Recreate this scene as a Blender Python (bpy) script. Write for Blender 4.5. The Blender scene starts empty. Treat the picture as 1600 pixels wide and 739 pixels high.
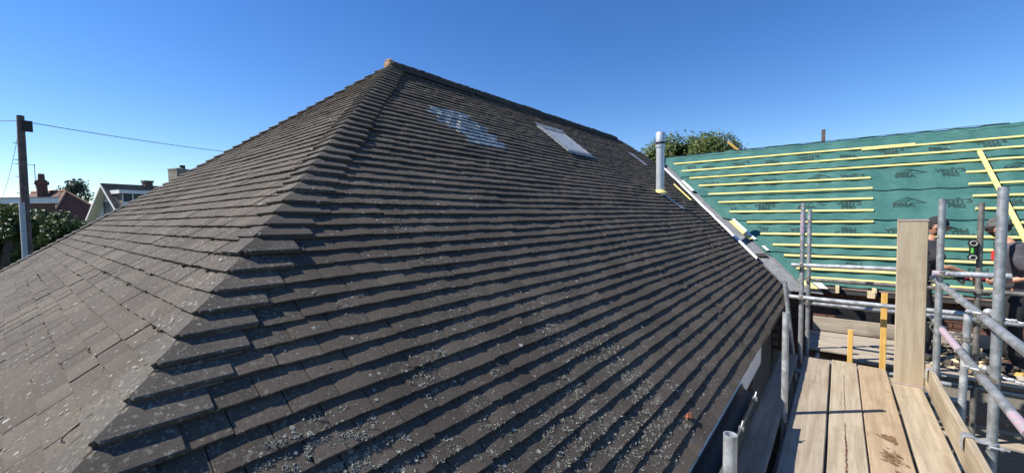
import bpy, bmesh, math, random
import numpy as np
from mathutils import Vector, Matrix, noise as mnoise
rnd = random.Random(7)
R = math.radians
sc = bpy.context.scene
col = sc.collection
# ------------------------------------------------------------------ camera
YAW, PITCH, ROLL = R(38.75745), R(-2.79821), R(0.79835)
FPX = 636.72                                   # focal length in photo pixels (photo 1600 wide)
def cam_axes():
    cy, sy = math.cos(YAW), math.sin(YAW)
    f = np.array([-sy*math.cos(PITCH), cy*math.cos(PITCH), math.sin(PITCH)])
    r = np.array([cy, sy, 0.0]); d = np.cross(f, r)
    c, s = math.cos(ROLL), math.sin(ROLL)
    return c*r+s*d, -s*r+c*d, f
CR, CD, CF = cam_axes()
cd = bpy.data.cameras.new('camera'); cam = bpy.data.objects.new('camera', cd); col.objects.link(cam)
cd.sensor_width = 36; cd.lens = FPX/1600*36; cd.clip_start = .05; cd.clip_end = 3000
m = Matrix.Identity(4)
for i in range(3):
    m[i][0] = CR[i]; m[i][1] = -CD[i]; m[i][2] = -CF[i]
cam.matrix_world = m
sc.camera = cam
# ------------------------------------------------------------------ light
SUN_EL, SUN_AZ = R(45), R(41)                  # shadows run towards (cos az, sin az)
w = bpy.data.worlds.new('World'); sc.world = w; w.use_nodes = True
nt = w.node_tree; bg = nt.nodes['Background']
sk = nt.nodes.new('ShaderNodeTexSky'); sk.sky_type = 'NISHITA'; sk.sun_disc = False
sk.sun_elevation = SUN_EL; sk.sun_rotation = math.atan2(-math.cos(SUN_AZ), -math.sin(SUN_AZ))
sk.altitude = 0; sk.air_density = 1.0; sk.dust_density = 0.0; sk.ozone_density = 4.5
hs = nt.nodes.new('ShaderNodeHueSaturation'); hs.inputs['Saturation'].default_value = 1.24; hs.inputs['Hue'].default_value = .510
nt.links.new(sk.outputs[0], hs.inputs['Color']); nt.links.new(hs.outputs[0], bg.inputs[0]); bg.inputs[1].default_value = 0.104
sd = bpy.data.lights.new('sun', 'SUN'); sd.energy = 5.0; sd.angle = R(.53); sd.color = (1, .945, .855)
sun = bpy.data.objects.new('sun', sd); col.objects.link(sun)
L = Vector((math.cos(SUN_EL)*math.cos(SUN_AZ), math.cos(SUN_EL)*math.sin(SUN_AZ), -math.sin(SUN_EL)))
sun.rotation_euler = L.to_track_quat('-Z', 'Y').to_euler()
sc.view_settings.view_transform = 'Standard'; sc.view_settings.look = 'None'
sc.view_settings.exposure = 0.66; sc.view_settings.gamma = 1

# ------------------------------------------------------------------ helpers
class MB:
    def __init__(s): s.v = []; s.f = []; s.t = []
    def quad(s, a, b, c, d, tone=0):
        n = len(s.v); s.v += [tuple(a), tuple(b), tuple(c), tuple(d)]; s.f.append((n, n+1, n+2, n+3)); s.t.append(tone)
    def add(s, vs, fs, tone=0):
        n = len(s.v); s.v += [tuple(p) for p in vs]; s.f += [tuple(i+n for i in f) for f in fs]; s.t += [tone]*len(fs)
    def box(s, c, size, M=None, bev=0):
        hx, hy, hz = size[0]/2, size[1]/2, size[2]/2
        c = Vector(c); P = []
        for z in (-hz, hz):
            for x, y in ((-hx, -hy), (hx, -hy), (hx, hy), (-hx, hy)):
                p = Vector((x, y, z)); P.append(c + (M @ p if M else p))
        s.add(P, [(3, 2, 1, 0), (4, 5, 6, 7), (0, 1, 5, 4), (1, 2, 6, 5), (2, 3, 7, 6), (3, 0, 4, 7)])
    def tube(s, pts, r, n=10, cap=True):
        pts = [Vector(p) for p in pts]; rs = r if isinstance(r, (list, tuple)) else [r]*len(pts)
        base = len(s.v); prev = None
        for i, p in enumerate(pts):
            d = (pts[min(i+1, len(pts)-1)] - pts[max(i-1, 0)]).normalized()
            if prev is None:
                a = d.orthogonal().normalized()
            else:
                a = (prev - d*prev.dot(d)).normalized()
            prev = a; b = d.cross(a)
            for k in range(n):
                t = 2*math.pi*k/n; s.v.append(tuple(p + (a*math.cos(t)+b*math.sin(t))*rs[i]))
        for i in range(len(pts)-1):
            for k in range(n):
                k2 = (k+1) % n
                s.f.append((base+i*n+k, base+i*n+k2, base+(i+1)*n+k2, base+(i+1)*n+k)); s.t.append(0)
        if cap:
            s.f.append(tuple(base+k for k in reversed(range(n)))); s.t.append(0)
            q = base+(len(pts)-1)*n; s.f.append(tuple(q+k for k in range(n))); s.t.append(0)
    def pipe(s, p, q, r, n=20, wall=.0045):
        """hollow scaffold tube, open at both ends"""
        p, q = Vector(p), Vector(q); d = (q-p).normalized(); a = d.orthogonal().normalized(); b = d.cross(a)
        base = len(s.v); rings = [(p, r), (q, r), (q, r-wall), (p, r-wall)]
        for c, rr in rings:
            for k in range(n):
                t = 2*math.pi*k/n; s.v.append(tuple(c+(a*math.cos(t)+b*math.sin(t))*rr))
        for i in range(4):
            j = (i+1) % 4
            for k in range(n):
                k2 = (k+1) % n
                s.f.append((base+i*n+k, base+i*n+k2, base+j*n+k2, base+j*n+k)); s.t.append(0)
    def ball(s, c, r, nu=10, nv=7, M=None):
        c = Vector(c); r = Vector(r) if hasattr(r, '__len__') else Vector((r, r, r)); P = []; F = []
        for j in range(nv+1):
            ph = math.pi*j/nv
            for i in range(nu):
                th = 2*math.pi*i/nu
                p = Vector((r.x*math.sin(ph)*math.cos(th), r.y*math.sin(ph)*math.sin(th), r.z*math.cos(ph)))
                P.append(c + (M @ p if M else p))
        for j in range(nv):
            for i in range(nu):
                F.append((j*nu+i, (j+1)*nu+i, (j+1)*nu+(i+1) % nu, j*nu+(i+1) % nu))
        s.add(P, F)
    def build(s, name, mat, parent=None, smooth=False, tone=False, weld=False, bevel=0, loc=None, rot=None):
        me = bpy.data.meshes.new(name); me.from_pydata(s.v, [], s.f)
        if tone:
            at = me.attributes.new('tone', 'FLOAT', 'FACE'); at.data.foreach_set('value', s.t)
        if weld:
            bm = bmesh.new(); bm.from_mesh(me); bmesh.ops.remove_doubles(bm, verts=bm.verts, dist=1e-5)
            bmesh.ops.recalc_face_normals(bm, faces=bm.faces); bm.to_mesh(me); bm.free()
        if bevel:
            bm = bmesh.new(); bm.from_mesh(me); bmesh.ops.remove_doubles(bm, verts=bm.verts, dist=1e-5)
            bmesh.ops.bevel(bm, geom=bm.edges[:], offset=bevel, segments=1, affect='EDGES', profile=.5); bm.to_mesh(me); bm.free()
        if smooth:
            me.polygons.foreach_set('use_smooth', [True]*len(me.polygons))
            if smooth == 'auto':
                try: me.set_sharp_from_angle(angle=R(40))
                except Exception: pass
        me.update()
        if mat: me.materials.append(mat)
        return link(name, me, parent, loc, rot)
def link(name, me, parent=None, loc=None, rot=None):
    o = bpy.data.objects.new(name, me); col.objects.link(o)
    if parent: o.parent = parent
    if loc: o.location = loc
    if rot: o.rotation_euler = rot
    return o
def tag(o, label=None, cat=None, group=None, kind=None):
    if label: o['label'] = label
    if cat: o['category'] = cat
    if group: o['group'] = group
    if kind: o['kind'] = kind
    return o
def thing(name, loc, label, cat, group=None):
    o = bpy.data.objects.new(name, None); col.objects.link(o); o.location = loc; o.empty_display_size = .1
    return tag(o, label, cat, group)
def vn(x, y, z=0): return mnoise.noise(Vector((x, y, z)))
def rel(mb, o):                                # shift a world-space builder into a thing's local space
    ox, oy, oz = o.location
    mb.v = [(x-ox, y-oy, z-oz) for x, y, z in mb.v]; return mb

# ------------------------------------------------------------------ materials
class NT:
    def __init__(s, name):
        s.m = bpy.data.materials.new(name); s.m.use_nodes = True; s.t = s.m.node_tree
        s.b = s.t.nodes['Principled BSDF']
    def n(s, typ, **kw):
        x = s.t.nodes.new('ShaderNode'+typ)
        for k, v in kw.items():
            if k.startswith('i_'):
                key = k[2:]; key = int(key) if key.isdigit() else key
                s.put(x.inputs[key], v)
            else: setattr(x, k, v)
        return x
    def put(s, sock, v):
        if hasattr(v, 'is_output'): s.t.links.new(v, sock)
        elif isinstance(v, (tuple, list)) and len(v) == 3 and sock.type == 'RGBA': sock.default_value = (*v, 1)
        else: sock.default_value = v
    def noise(s, vec, scale, detail=4, rough=.55, out=0):
        x = s.n('TexNoise', i_Scale=scale, i_Detail=detail, i_Roughness=rough)
        if vec is not None: s.put(x.inputs['Vector'], vec)
        return x.outputs[out]
    def vor(s, vec, scale, feature='F1', rnd=1, out='Distance'):
        x = s.n('TexVoronoi', feature=feature, i_Scale=scale, i_Randomness=rnd)
        if vec is not None: s.put(x.inputs['Vector'], vec)
        return x.outputs[out]
    def math(s, op, a, b=None, clamp=False):
        x = s.n('Math', operation=op, use_clamp=clamp); s.put(x.inputs[0], a)
        if b is not None: s.put(x.inputs[1], b)
        return x.outputs[0]
    def ramp(s, f, a, b, lo=0, hi=1):
        x = s.n('MapRange', interpolation_type='SMOOTHSTEP'); s.put(x.inputs[0], f)
        for i, v in zip((1, 2, 3, 4), (a, b, lo, hi)): x.inputs[i].default_value = v
        return x.outputs[0]
    def mix(s, f, a, b):
        x = s.n('Mix', data_type='RGBA'); s.put(x.inputs[0], f); s.put(x.inputs[6], a); s.put(x.inputs[7], b)
        return x.outputs[2]
    def scalev(s, vec, v):
        x = s.n('VectorMath', operation='MULTIPLY'); s.put(x.inputs[0], vec); x.inputs[1].default_value = v
        return x.outputs[0]
    def bump(s, h, strength=.5, dist=.01):
        x = s.n('Bump', i_Strength=strength, i_Distance=dist); s.put(x.inputs['Height'], h); s.put(s.b.inputs['Normal'], x.outputs[0])
    def pos(s): return s.n('NewGeometry').outputs['Position']
    def obj(s): return s.n('TexCoord').outputs['Object']
    def base(s, c): s.put(s.b.inputs['Base Color'], c)
    def rough(s, v): s.put(s.b.inputs['Roughness'], v)
    def metal(s, v): s.put(s.b.inputs['Metallic'], v)
    def spec(s, v): s.put(s.b.inputs['Specular IOR Level'], v)

def mat_tile(name, dark, warm, lichen_amt=1.0, moss=False):
    t = NT(name); p = t.pos()
    oi = t.n('ObjectInfo').outputs['Random']; at = t.n('Attribute', attribute_name='tone').outputs['Fac']
    r = t.math('FRACT', t.math('ADD', oi, at))
    c = t.mix(r, dark, warm)
    big = t.noise(p, 2.2, 3); c = t.mix(t.ramp(big, .35, .7), c, tuple(x*.78 for x in dark))
    r2 = t.math('FRACT', t.math('MULTIPLY', r, 7.31))
    c = t.mix(t.ramp(r2, .80, .98, 0, .30), c, (.110, .086, .072))
    fine = t.noise(p, 240, 3, .7); c = t.mix(t.ramp(fine, .42, .72, 0, .55), c, (.14, .118, .092))
    c = t.mix(t.ramp(t.noise(p, 90, 2, .6), .55, .75, 0, .5), c, (.028, .025, .023))
    # thin crust of lichen: fine grain inside soft patches
    pm = t.ramp(t.noise(p, 1.7, 4, .6), .43, .66); pg = t.ramp(t.noise(p, 55, 5, .72), .52, .64)
    crust = t.math('MULTIPLY', t.math('MULTIPLY', pm, pg), .72*lichen_amt, True)
    c = t.mix(crust, c, (.25, .24, .19))
    # round pale spots
    pw = t.n('VectorMath', operation='ADD'); t.put(pw.inputs[0], p)
    nz = t.n('TexNoise', i_Scale=70.0, i_Detail=3.0); t.put(nz.inputs['Vector'], p)
    sv = t.n('VectorMath', operation='SCALE'); t.put(sv.inputs[0], nz.outputs['Color']); sv.inputs['Scale'].default_value = .008
    t.put(pw.inputs[1], sv.outputs[0])
    spots = None
    for scale, thr, keep, amt in ((11.0, .16, .62, .75), (27.0, .20, .55, .7), (60.0, .23, .5, .6)):
        v = t.n('TexVoronoi', i_Scale=scale); t.put(v.inputs['Vector'], pw.outputs[0])
        sep = t.n('SeparateColor'); t.put(sep.inputs[0], v.outputs['Color'])
        rad = t.math('MULTIPLY', sep.outputs[0], thr)
        inside = t.math('MULTIPLY', t.math('LESS_THAN', v.outputs['Distance'], rad), t.math('GREATER_THAN', sep.outputs[1], keep))
        inside = t.math('MULTIPLY', inside, amt*lichen_amt, True)
        spots = inside if spots is None else t.math('MAXIMUM', spots, inside)
    spots = t.math('MULTIPLY', spots, t.ramp(t.noise(p, 1.1, 2), .34, .58, .25, 1))
    c = t.mix(spots, c, (.46, .455, .42))
    t.base(c); t.rough(.88); t.spec(.3)
    h = t.math('ADD', t.math('MULTIPLY', t.noise(p, 330, 3, .7), .45), t.math('MULTIPLY', t.noise(p, 70, 4, .6), .8))
    h = t.math('ADD', h, t.math('MULTIPLY', crust, .8)); t.bump(h, .55, .004)
    return t.m
def mat_plain(name, c, rough=.6, metal=0, var=.15, scale=8, bump=0, bscale=60, spec=.5, obj=True):
    t = NT(name); p = t.obj() if obj else t.pos()
    n = t.noise(p, scale, 5, .6)
    t.base(t.mix(t.ramp(n, .3, .7), tuple(x*(1-var) for x in c), tuple(min(1, x*(1+var)) for x in c)))
    t.rough(rough); t.metal(metal); t.spec(spec)
    if bump: t.bump(t.noise(p, bscale, 4, .65), bump, .004)
    return t.m
def mat_wood(name, c1, c2, axis=1, stain=None, rough=.8, dirt=.4):
    t = NT(name); p = t.obj(); oi = t.n('ObjectInfo').outputs['Random']
    sv = [26, 26, 26]; sv[axis] = 1.3
    off = t.n('VectorMath', operation='ADD'); t.put(off.inputs[0], p)
    cx = t.n('CombineXYZ'); t.put(cx.inputs[0], t.math('MULTIPLY', oi, 17.0)); t.put(cx.inputs[1], t.math('MULTIPLY', oi, 31.0)); t.put(cx.inputs[2], t.math('MULTIPLY', oi, 7.0))
    t.put(off.inputs[1], cx.outputs[0]); q = off.outputs[0]
    g = t.noise(t.scalev(q, sv), 1, 5, .62)
    sv2 = [150, 150, 150]; sv2[axis] = 4
    g2 = t.noise(t.scalev(q, sv2), 1, 4, .7)
    c = t.mix(t.ramp(g, .3, .7), c1, c2)
    c = t.mix(t.ramp(g2, .52, .75, 0, .55), c, tuple(x*.5 for x in c1))
    c = t.mix(t.ramp(t.noise(q, 3.2, 5, .65), .5, .75, 0, dirt), c, tuple(x*.62 for x in c1))
    # knots
    kv = [5, 5, 5]; kv[axis] = 1.6
    kn = t.vor(t.scalev(q, kv), 1); c = t.mix(t.ramp(kn, .035, .075, .75, 0), c, tuple(x*.3 for x in c1))
    # scratches and scuffs
    sc2 = t.noise(t.scalev(q, [9, 60, 9] if axis != 1 else [60, 9, 9]), 1, 2, .5); c = t.mix(t.ramp(sc2, .66, .76, 0, .15), c, tuple(min(1, x*1.3) for x in c2))
    if stain:
        st = t.math('MULTIPLY', t.ramp(t.noise(q, 5.5, 5, .7), .60, .68), t.ramp(t.noise(q, 38, 3, .6), .42, .56))
        c = t.mix(t.math('MULTIPLY', st, .75), c, stain)
    t.base(c); t.rough(rough); t.spec(.25)
    t.bump(t.math('ADD', t.math('MULTIPLY', g, .5), g2), .35, .003)
    return t.m
def mat_leaf(name, c1, c2, scale=1.2, trans=.25):
    t = NT(name); p = t.pos()
    at = t.n('Attribute', attribute_name='tone').outputs['Fac']
    c = t.mix(at, c1, c2); c = t.mix(t.ramp(t.noise(p, scale, 3), .35, .7, 0, .5), c, tuple(x*.7 for x in c1))
    t.base(c); t.rough(.5); t.spec(.45)
    tr = t.n('BsdfTranslucent'); t.put(tr.inputs[0], c)
    mx = t.n('MixShader', i_0=trans); t.t.links.new(t.b.outputs[0], mx.inputs[1]); t.t.links.new(tr.outputs[0], mx.inputs[2])
    out = [n for n in t.t.nodes if n.type == 'OUTPUT_MATERIAL'][0]; t.t.links.new(mx.outputs[0], out.inputs[0])
    return t.m
def mat_galv(name, c=(.36, .38, .39)):
    t = NT(name); p = t.obj(); oi = t.n('ObjectInfo').outputs['Random']
    a = t.noise(t.pos(), 13, 5, .65); b = t.vor(t.pos(), 90, out='Color')
    sep = t.n('SeparateColor'); t.put(sep.inputs[0], b)
    cc = t.mix(t.ramp(a, .3, .72), tuple(x*.62 for x in c), tuple(x*1.18 for x in c))
    cc = t.mix(t.math('MULTIPLY', sep.outputs[0], .25), cc, tuple(x*1.35 for x in c))
    cc = t.mix(t.ramp(t.noise(t.pos(), 14, 5, .7), .54, .70, 0, .65), cc, (.19, .155, .12))
    sp = t.math('MULTIPLY', t.ramp(t.noise(t.pos(), 60, 4, .7), .64, .70), .7); cc = t.mix(sp, cc, (.50, .49, .46))
    t.base(cc); t.metal(.55); t.rough(t.ramp(a, .3, .7, .38, .6)); t.bump(t.noise(t.pos(), 160, 3, .6), .12, .002)
    return t.m
M = {}
M['tile'] = mat_tile('concrete_tile', (.062, .0495, .0385), (.103, .0825, .063))
M['hip'] = mat_tile('hip_tile_concrete', (.066, .057, .048), (.094, .082, .068), 1.3)
M['ridge'] = mat_tile('ridge_tile_concrete', (.030, .027, .025), (.050, .042, .036), .6)  # darker than the slope tiles: the ridge's shaded side put into the colour
M['mortar'] = mat_plain('lime_mortar', (.32, .21, .12), .95, var=.4, scale=30, bump=.8, bscale=90)
M['lichen'] = mat_plain('foliose_lichen', (.34, .335, .275), .95, var=.45, scale=60, obj=False)
M['crust'] = mat_plain('crustose_lichen', (.21, .21, .185), .95, var=.6, scale=170, bump=.5, bscale=200, obj=False)
M['speck'] = mat_plain('pale_lichen_speck', (.29, .285, .245), .95, var=.35, scale=60, obj=False)
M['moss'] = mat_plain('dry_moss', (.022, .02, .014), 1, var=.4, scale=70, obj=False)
M['deck'] = mat_plain('roofing_felt', (.02, .02, .02), .9)
M['galv'] = mat_galv('galvanised_steel')
M['galv_dark'] = mat_galv('weathered_galvanised_steel', (.24, .225, .20))
M['galv_bright'] = mat_galv('bright_galvanised_steel', (.50, .52, .53))
def mk_spray(name, c):
    t = NT(name); p = t.pos()
    f = t.ramp(t.noise(p, 30, 6, .75), .38, .60); t.base(t.mix(f, (.36, .36, .37), c)); t.rough(.6); t.metal(.15); return t.m
M['pink'] = mk_spray('pink_marker_paint', (.50, .33, .41))
M['violet'] = mk_spray('violet_marker_paint', (.33, .21, .32))
M['board'] = mat_wood('weathered_board', (.32, .255, .175), (.455, .385, .28))
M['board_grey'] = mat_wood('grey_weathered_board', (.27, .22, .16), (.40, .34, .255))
M['board_brown'] = mat_wood('brown_scaffold_board', (.33, .24, .15), (.44, .335, .22), stain=(.12, .065, .03))
M['board_up'] = mat_wood('pale_upright_board', (.35, .28, .19), (.44, .375, .27), axis=2)
M['board_x'] = mat_wood('platform_board', (.32, .27, .21), (.44, .385, .31), axis=0)
M['batten'] = mat_wood('treated_batten', (.67, .53, .18), (.79, .67, .28), axis=0, rough=.75, dirt=.15)
M['timber'] = mat_wood('yellow_timber', (.60, .36, .09), (.70, .45, .14), axis=2)
M['timber_pale'] = mat_wood('cut_timber_end', (.60, .48, .30), (.70, .58, .38), axis=1)
M['white'] = mat_plain('white_plastic', (.74, .75, .75), .4, var=.06)
M['white_paint'] = mat_plain('white_paint', (.74, .74, .71), .55, var=.08, scale=3)
M['cream'] = mat_plain('cream_render', (.66, .65, .55), .9, var=.08, scale=4)
M['black'] = mat_plain('black_plastic', (.012, .012, .013), .55, var=.3)
M['lead'] = mat_plain('lead_sheet', (.29, .295, .295), .65, .1, var=.3, scale=9, bump=.2, bscale=25)
M['alu'] = mat_plain('skylight_aluminium', (.28, .28, .27), .55, .3, var=.45, scale=14)
M['grp'] = mat_plain('grey_valley_liner', (.15, .16, .175), .55, .15, var=.2, scale=10)
M['flue'] = mat_plain('grey_flue_paint', (.50, .53, .56), .38, .35, var=.10, scale=7)
M['print'] = mat_plain('print_ink', (.015, .045, .039), .7, var=.2)
M['shirt'] = mat_plain('dark_cotton', (.066, .064, .075), .9, var=.3, scale=9, bump=.4, bscale=60)
M['shirt_black'] = mat_plain('black_cotton', (.036, .035, .040), .9, var=.3, scale=9, bump=.4, bscale=60)
M['trouser'] = mat_plain('black_work_cloth', (.016, .016, .018), .9, var=.3, scale=8)
M['skin'] = mat_plain('tanned_skin', (.50, .255, .165), .5, var=.10, scale=25)
M['hair'] = mat_plain('dark_hair', (.018, .013, .010), .7, var=.3, scale=60)
M['beard'] = mat_plain('short_brown_beard', (.075, .045, .030), .8, var=.4, scale=80)
M['cap'] = mat_plain('black_cap', (.020, .021, .024), .85, var=.3, scale=20)
M['cap_grey'] = mat_plain('grey_cap', (.085, .085, .075), .85, var=.3, scale=20)
M['red'] = mat_plain('red_print', (.62, .035, .03), .6, var=.1)
M['crimson'] = mat_plain('crimson_casing', (.36, .02, .06), .4, var=.1)
M['green_glow'] = mat_plain('green_vial', (.10, .42, .08), .2, var=.2)
M['lens'] = mat_plain('clear_vial', (.45, .47, .42), .2, var=.2)
def mk_membrane():
    t = NT('green_roof_membrane'); p = t.pos()
    n = t.noise(p, 2.0, 5, .6)
    c = t.mix(t.ramp(n, .3, .7), (.034, .117, .103), (.050, .149, .131))
    dust = t.math('MULTIPLY', t.ramp(t.noise(p, .9, 3), .5, .72), t.ramp(t.noise(t.scalev(p, (3, 14, 14)), 2.2, 5, .75), .55, .72))
    c = t.mix(t.math('MULTIPLY', dust, .62), c, (.36, .44, .38))
    c = t.mix(t.ramp(t.noise(t.scalev(p, (1, 6, 6)), 6, 4, .7), .62, .75, 0, .3), c, (.20, .32, .27))
    t.base(c); t.rough(.62); t.spec(.35)
    t.bump(t.math('ADD', t.math('ADD', t.noise(p, 4, 3, .5), t.math('MULTIPLY', t.noise(t.scalev(p, (2.5, 9, 9)), 1.6, 3, .5), .9)), t.math('MULTIPLY', t.noise(p, 300, 2), .05)), .75, .035)
    return t.m
M['membrane'] = mk_membrane()
def mk_glass():
    t = NT('clear_roof_tile'); p = t.pos()
    c = t.mix(t.ramp(t.noise(p, 9, 3), .35, .7), (.11, .14, .16), (.31, .345, .345))
    t.base(c); t.rough(.2); t.spec(.7)
    return t.m
M['glass_tile'] = mk_glass()
M['glass_edge'] = mat_plain('clear_tile_edge', (.52, .52, .38), .4, var=.1)
def mk_pane():
    t = NT('dusty_window_pane'); p = t.pos()
    c = t.mix(t.ramp(t.noise(p, 4, 5, .65), .35, .7), (.40, .41, .40), (.52, .53, .51))
    t.base(c); t.rough(.4); t.spec(.25); return t.m
M['pane'] = mk_pane()
def mk_window():
    t = NT('dark_window_glass'); t.base((.03, .04, .055)); t.rough(.06); t.spec(.9); return t.m
M['window'] = mk_window()
M['window_dull'] = mat_plain('dull_window_glass', (.035, .045, .06), .35, spec=.3)
def mk_brick(name, c1, c2):
    t = NT(name); oi = t.n('ObjectInfo').outputs['Random']; p = t.pos()
    c = t.mix(oi, c1, c2); c = t.mix(t.ramp(t.noise(p, 45, 5, .7), .4, .7, 0, .5), c, tuple(x*.55 for x in c1))
    t.base(c); t.rough(.92); t.bump(t.noise(p, 120, 4, .7), .5, .004); return t.m
M['brick'] = mk_brick('red_brown_brick', (.11, .050, .036), (.17, .080, .055))
M['mortar_grey'] = mat_plain('grey_mortar', (.22, .20, .175), .95, var=.2, scale=30, bump=.4)
M['ground'] = mat_plain('dry_grass_and_soil', (.075, .080, .040), .95, var=.45, scale=.6, bump=.6, bscale=9, obj=False)
M['paving'] = mat_plain('concrete_paving', (.20, .19, .175), .9, var=.25, scale=2.5, bump=.3, bscale=40, obj=False)
M['leaf_hedge'] = mat_leaf('hedge_leaf', (.032, .060, .014), (.10, .145, .034))
M['leaf_tree'] = mat_leaf('tree_leaf', (.070, .110, .020), (.17, .205, .050))
M['leaf_dark'] = mat_leaf('dark_tree_leaf', (.025, .045, .020), (.055, .085, .035))
M['bark'] = mat_plain('bark', (.075, .055, .04), .95, var=.3, scale=12, bump=.6, bscale=40)
M['pole'] = mat_plain('tarred_pole_wood', (.13, .095, .080), .85, var=.35, scale=6, bump=.4, bscale=30)
M['pole_guard'] = mat_plain('grey_cable_guard', (.42, .45, .47), .6, .1, var=.1)
M['roof_red'] = mat_plain('red_brown_roof_tile', (.12, .060, .048), .9, var=.3, scale=3, bump=.4, bscale=12, obj=False)
M['roof_tan'] = mat_plain('orange_roof_tile', (.36, .20, .13), .9, var=.2, scale=2, obj=False)
M['roof_brown'] = mat_tile('neighbour_roof_tile', (.17, .13, .105), (.22, .175, .14), .4)
M['cheek'] = mat_plain('tan_cheek_tile', (.27, .21, .14), .9, var=.25, scale=5)
M['chimney'] = mat_plain('grey_chimney_render', (.27, .235, .185), .95, var=.25, scale=5, bump=.3, bscale=20)
M['chimney_red'] = mat_plain('red_chimney_brick', (.135, .070, .055), .95, var=.3, scale=6)
M['chimney_dark'] = mat_plain('dark_chimney_brick', (.085, .065, .055), .95, var=.3, scale=6)
M['rust'] = mat_plain('broken_clay', (.30, .10, .05), .9, var=.3, scale=40)

# ------------------------------------------------------------------ ground and setting
GZ = -3.9
def ground():
    mb = MB(); n = 40; rr = [0, 3, 6, 10, 16, 26, 45, 80, 140, 260, 500, 900, 1600]
    for a, b in zip(rr[:-1], rr[1:]):
        for k in range(n):
            t0, t1 = 2*math.pi*k/n, 2*math.pi*(k+1)/n
            q = [(a*math.cos(t0), a*math.sin(t0), GZ), (b*math.cos(t0), b*math.sin(t0), GZ), (b*math.cos(t1), b*math.sin(t1), GZ), (a*math.cos(t1), a*math.sin(t1), GZ)]
            if a == 0: mb.add(q[1:], [(0, 1, 2)][:0]); mb.add([q[0], q[1], q[2]], [(0, 1, 2)])
            else: mb.quad(*q)
    tag(mb.build('ground', M['ground'], weld=True), kind='structure')
    p = MB(); p.box((1.6, 5.0, GZ+.03), (4.6, 12, .06)); tag(p.build('patio', M['paving']), kind='structure')
ground()

# ------------------------------------------------------------------ main house: geometry of the tiled roof
A0 = R(39.30444); CA, SA = math.cos(A0), math.sin(A0)
X0, Y0, Z0 = -1.52991, .12179, -.60325          # hip point of course 0
GA = .1; DX = GA*CA; DZ = GA*SA
KR, KE = 42.7, -12.04                           # ridge and eaves in courses
XE = X0-KE*DX; ZE = Z0+KE*DZ                    # eaves line of the scaffold side
XR, YR, ZR = X0-KR*DX, Y0+KR*DX, Z0+KR*DZ       # apex of the hip
YEND = 10.95                                    # far end of the ridge
YG = 8.35                                       # eaves line of the extension
LH = .124                                       # run of the far left hip per course
def hipA(k): return Y0+k*DX
def endA(k): return min(YG+(k-KE)*DX-.10, YEND+(KR-k)*DX)
def hipBr(k): return X0-k*DX
def hipBl(k): return XR-(KR-k)*LH
def sag(u, k, s): return .016*vn(u*.45+s*9, k*.09)+.006*vn(u*1.4, k*.5+s*5)+.003*vn(u*5, k*3.1)
def PA(k, u, n=0):                              # scaffold slope: u is world y
    return Vector((X0-k*DX+SA*n, u, Z0+k*DZ+CA*n))
def PB(k, u, n=0):                              # hip end: u is world x
    return Vector((u, Y0+k*DX-SA*n, Z0+k*DZ+CA*n))
VA, NA = Vector((-CA, 0, SA)), Vector((SA, 0, CA))
VB, NB = Vector((0, CA, SA)), Vector((0, -SA, CA))
house = thing('bungalow', (-4.8, 5, GZ), 'brown tiled hipped bungalow filling the middle of the photo, with patches of pale lichen', 'house')
def part(mb, name, mat, parent=house, **kw):
    t = parent
    while t.parent: t = t.parent
    return rel(mb, t).build(name, mat, parent, **kw)
# deck of the roof: one solid hipped shell under the tiles
def roof_deck():
    mb = MB(); d = -.052
    e0 = PA(KE+.3, hipA(KE+.3), d); e1 = PA(KE+.3, YG+.02, d); ap = PA(KR, hipA(KR), d); re = PA(KR, YEND, d)
    mb.quad(e0, e1, PA(32.1, endA(32.1)+.02, d), ap); mb.add([ap, PA(32.1, endA(32.1)+.02, d), re], [(0, 1, 2)])
    bl = PB(KE+.3, hipBl(KE+.3), d); mb.add([bl, e0, ap], [(0, 1, 2)])
    fl = Vector((bl.x, YEND+3.3, bl.z)); mb.quad(ap, re, fl, bl)
    rf = PA(32.1, endA(32.1)+.02, d); mb.add([re, rf, Vector((rf.x, YEND+5, rf.z-1)), fl], [(0, 1, 2, 3)])
    return part(mb, 'roof', M['deck'])
roof = roof_deck()
HL = Vector(house.location)
TW, TG, TL, TT = .172, .0036, .185, .0155       # tile pitch, joint, built length, thickness
TILT = TT/GA
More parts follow.
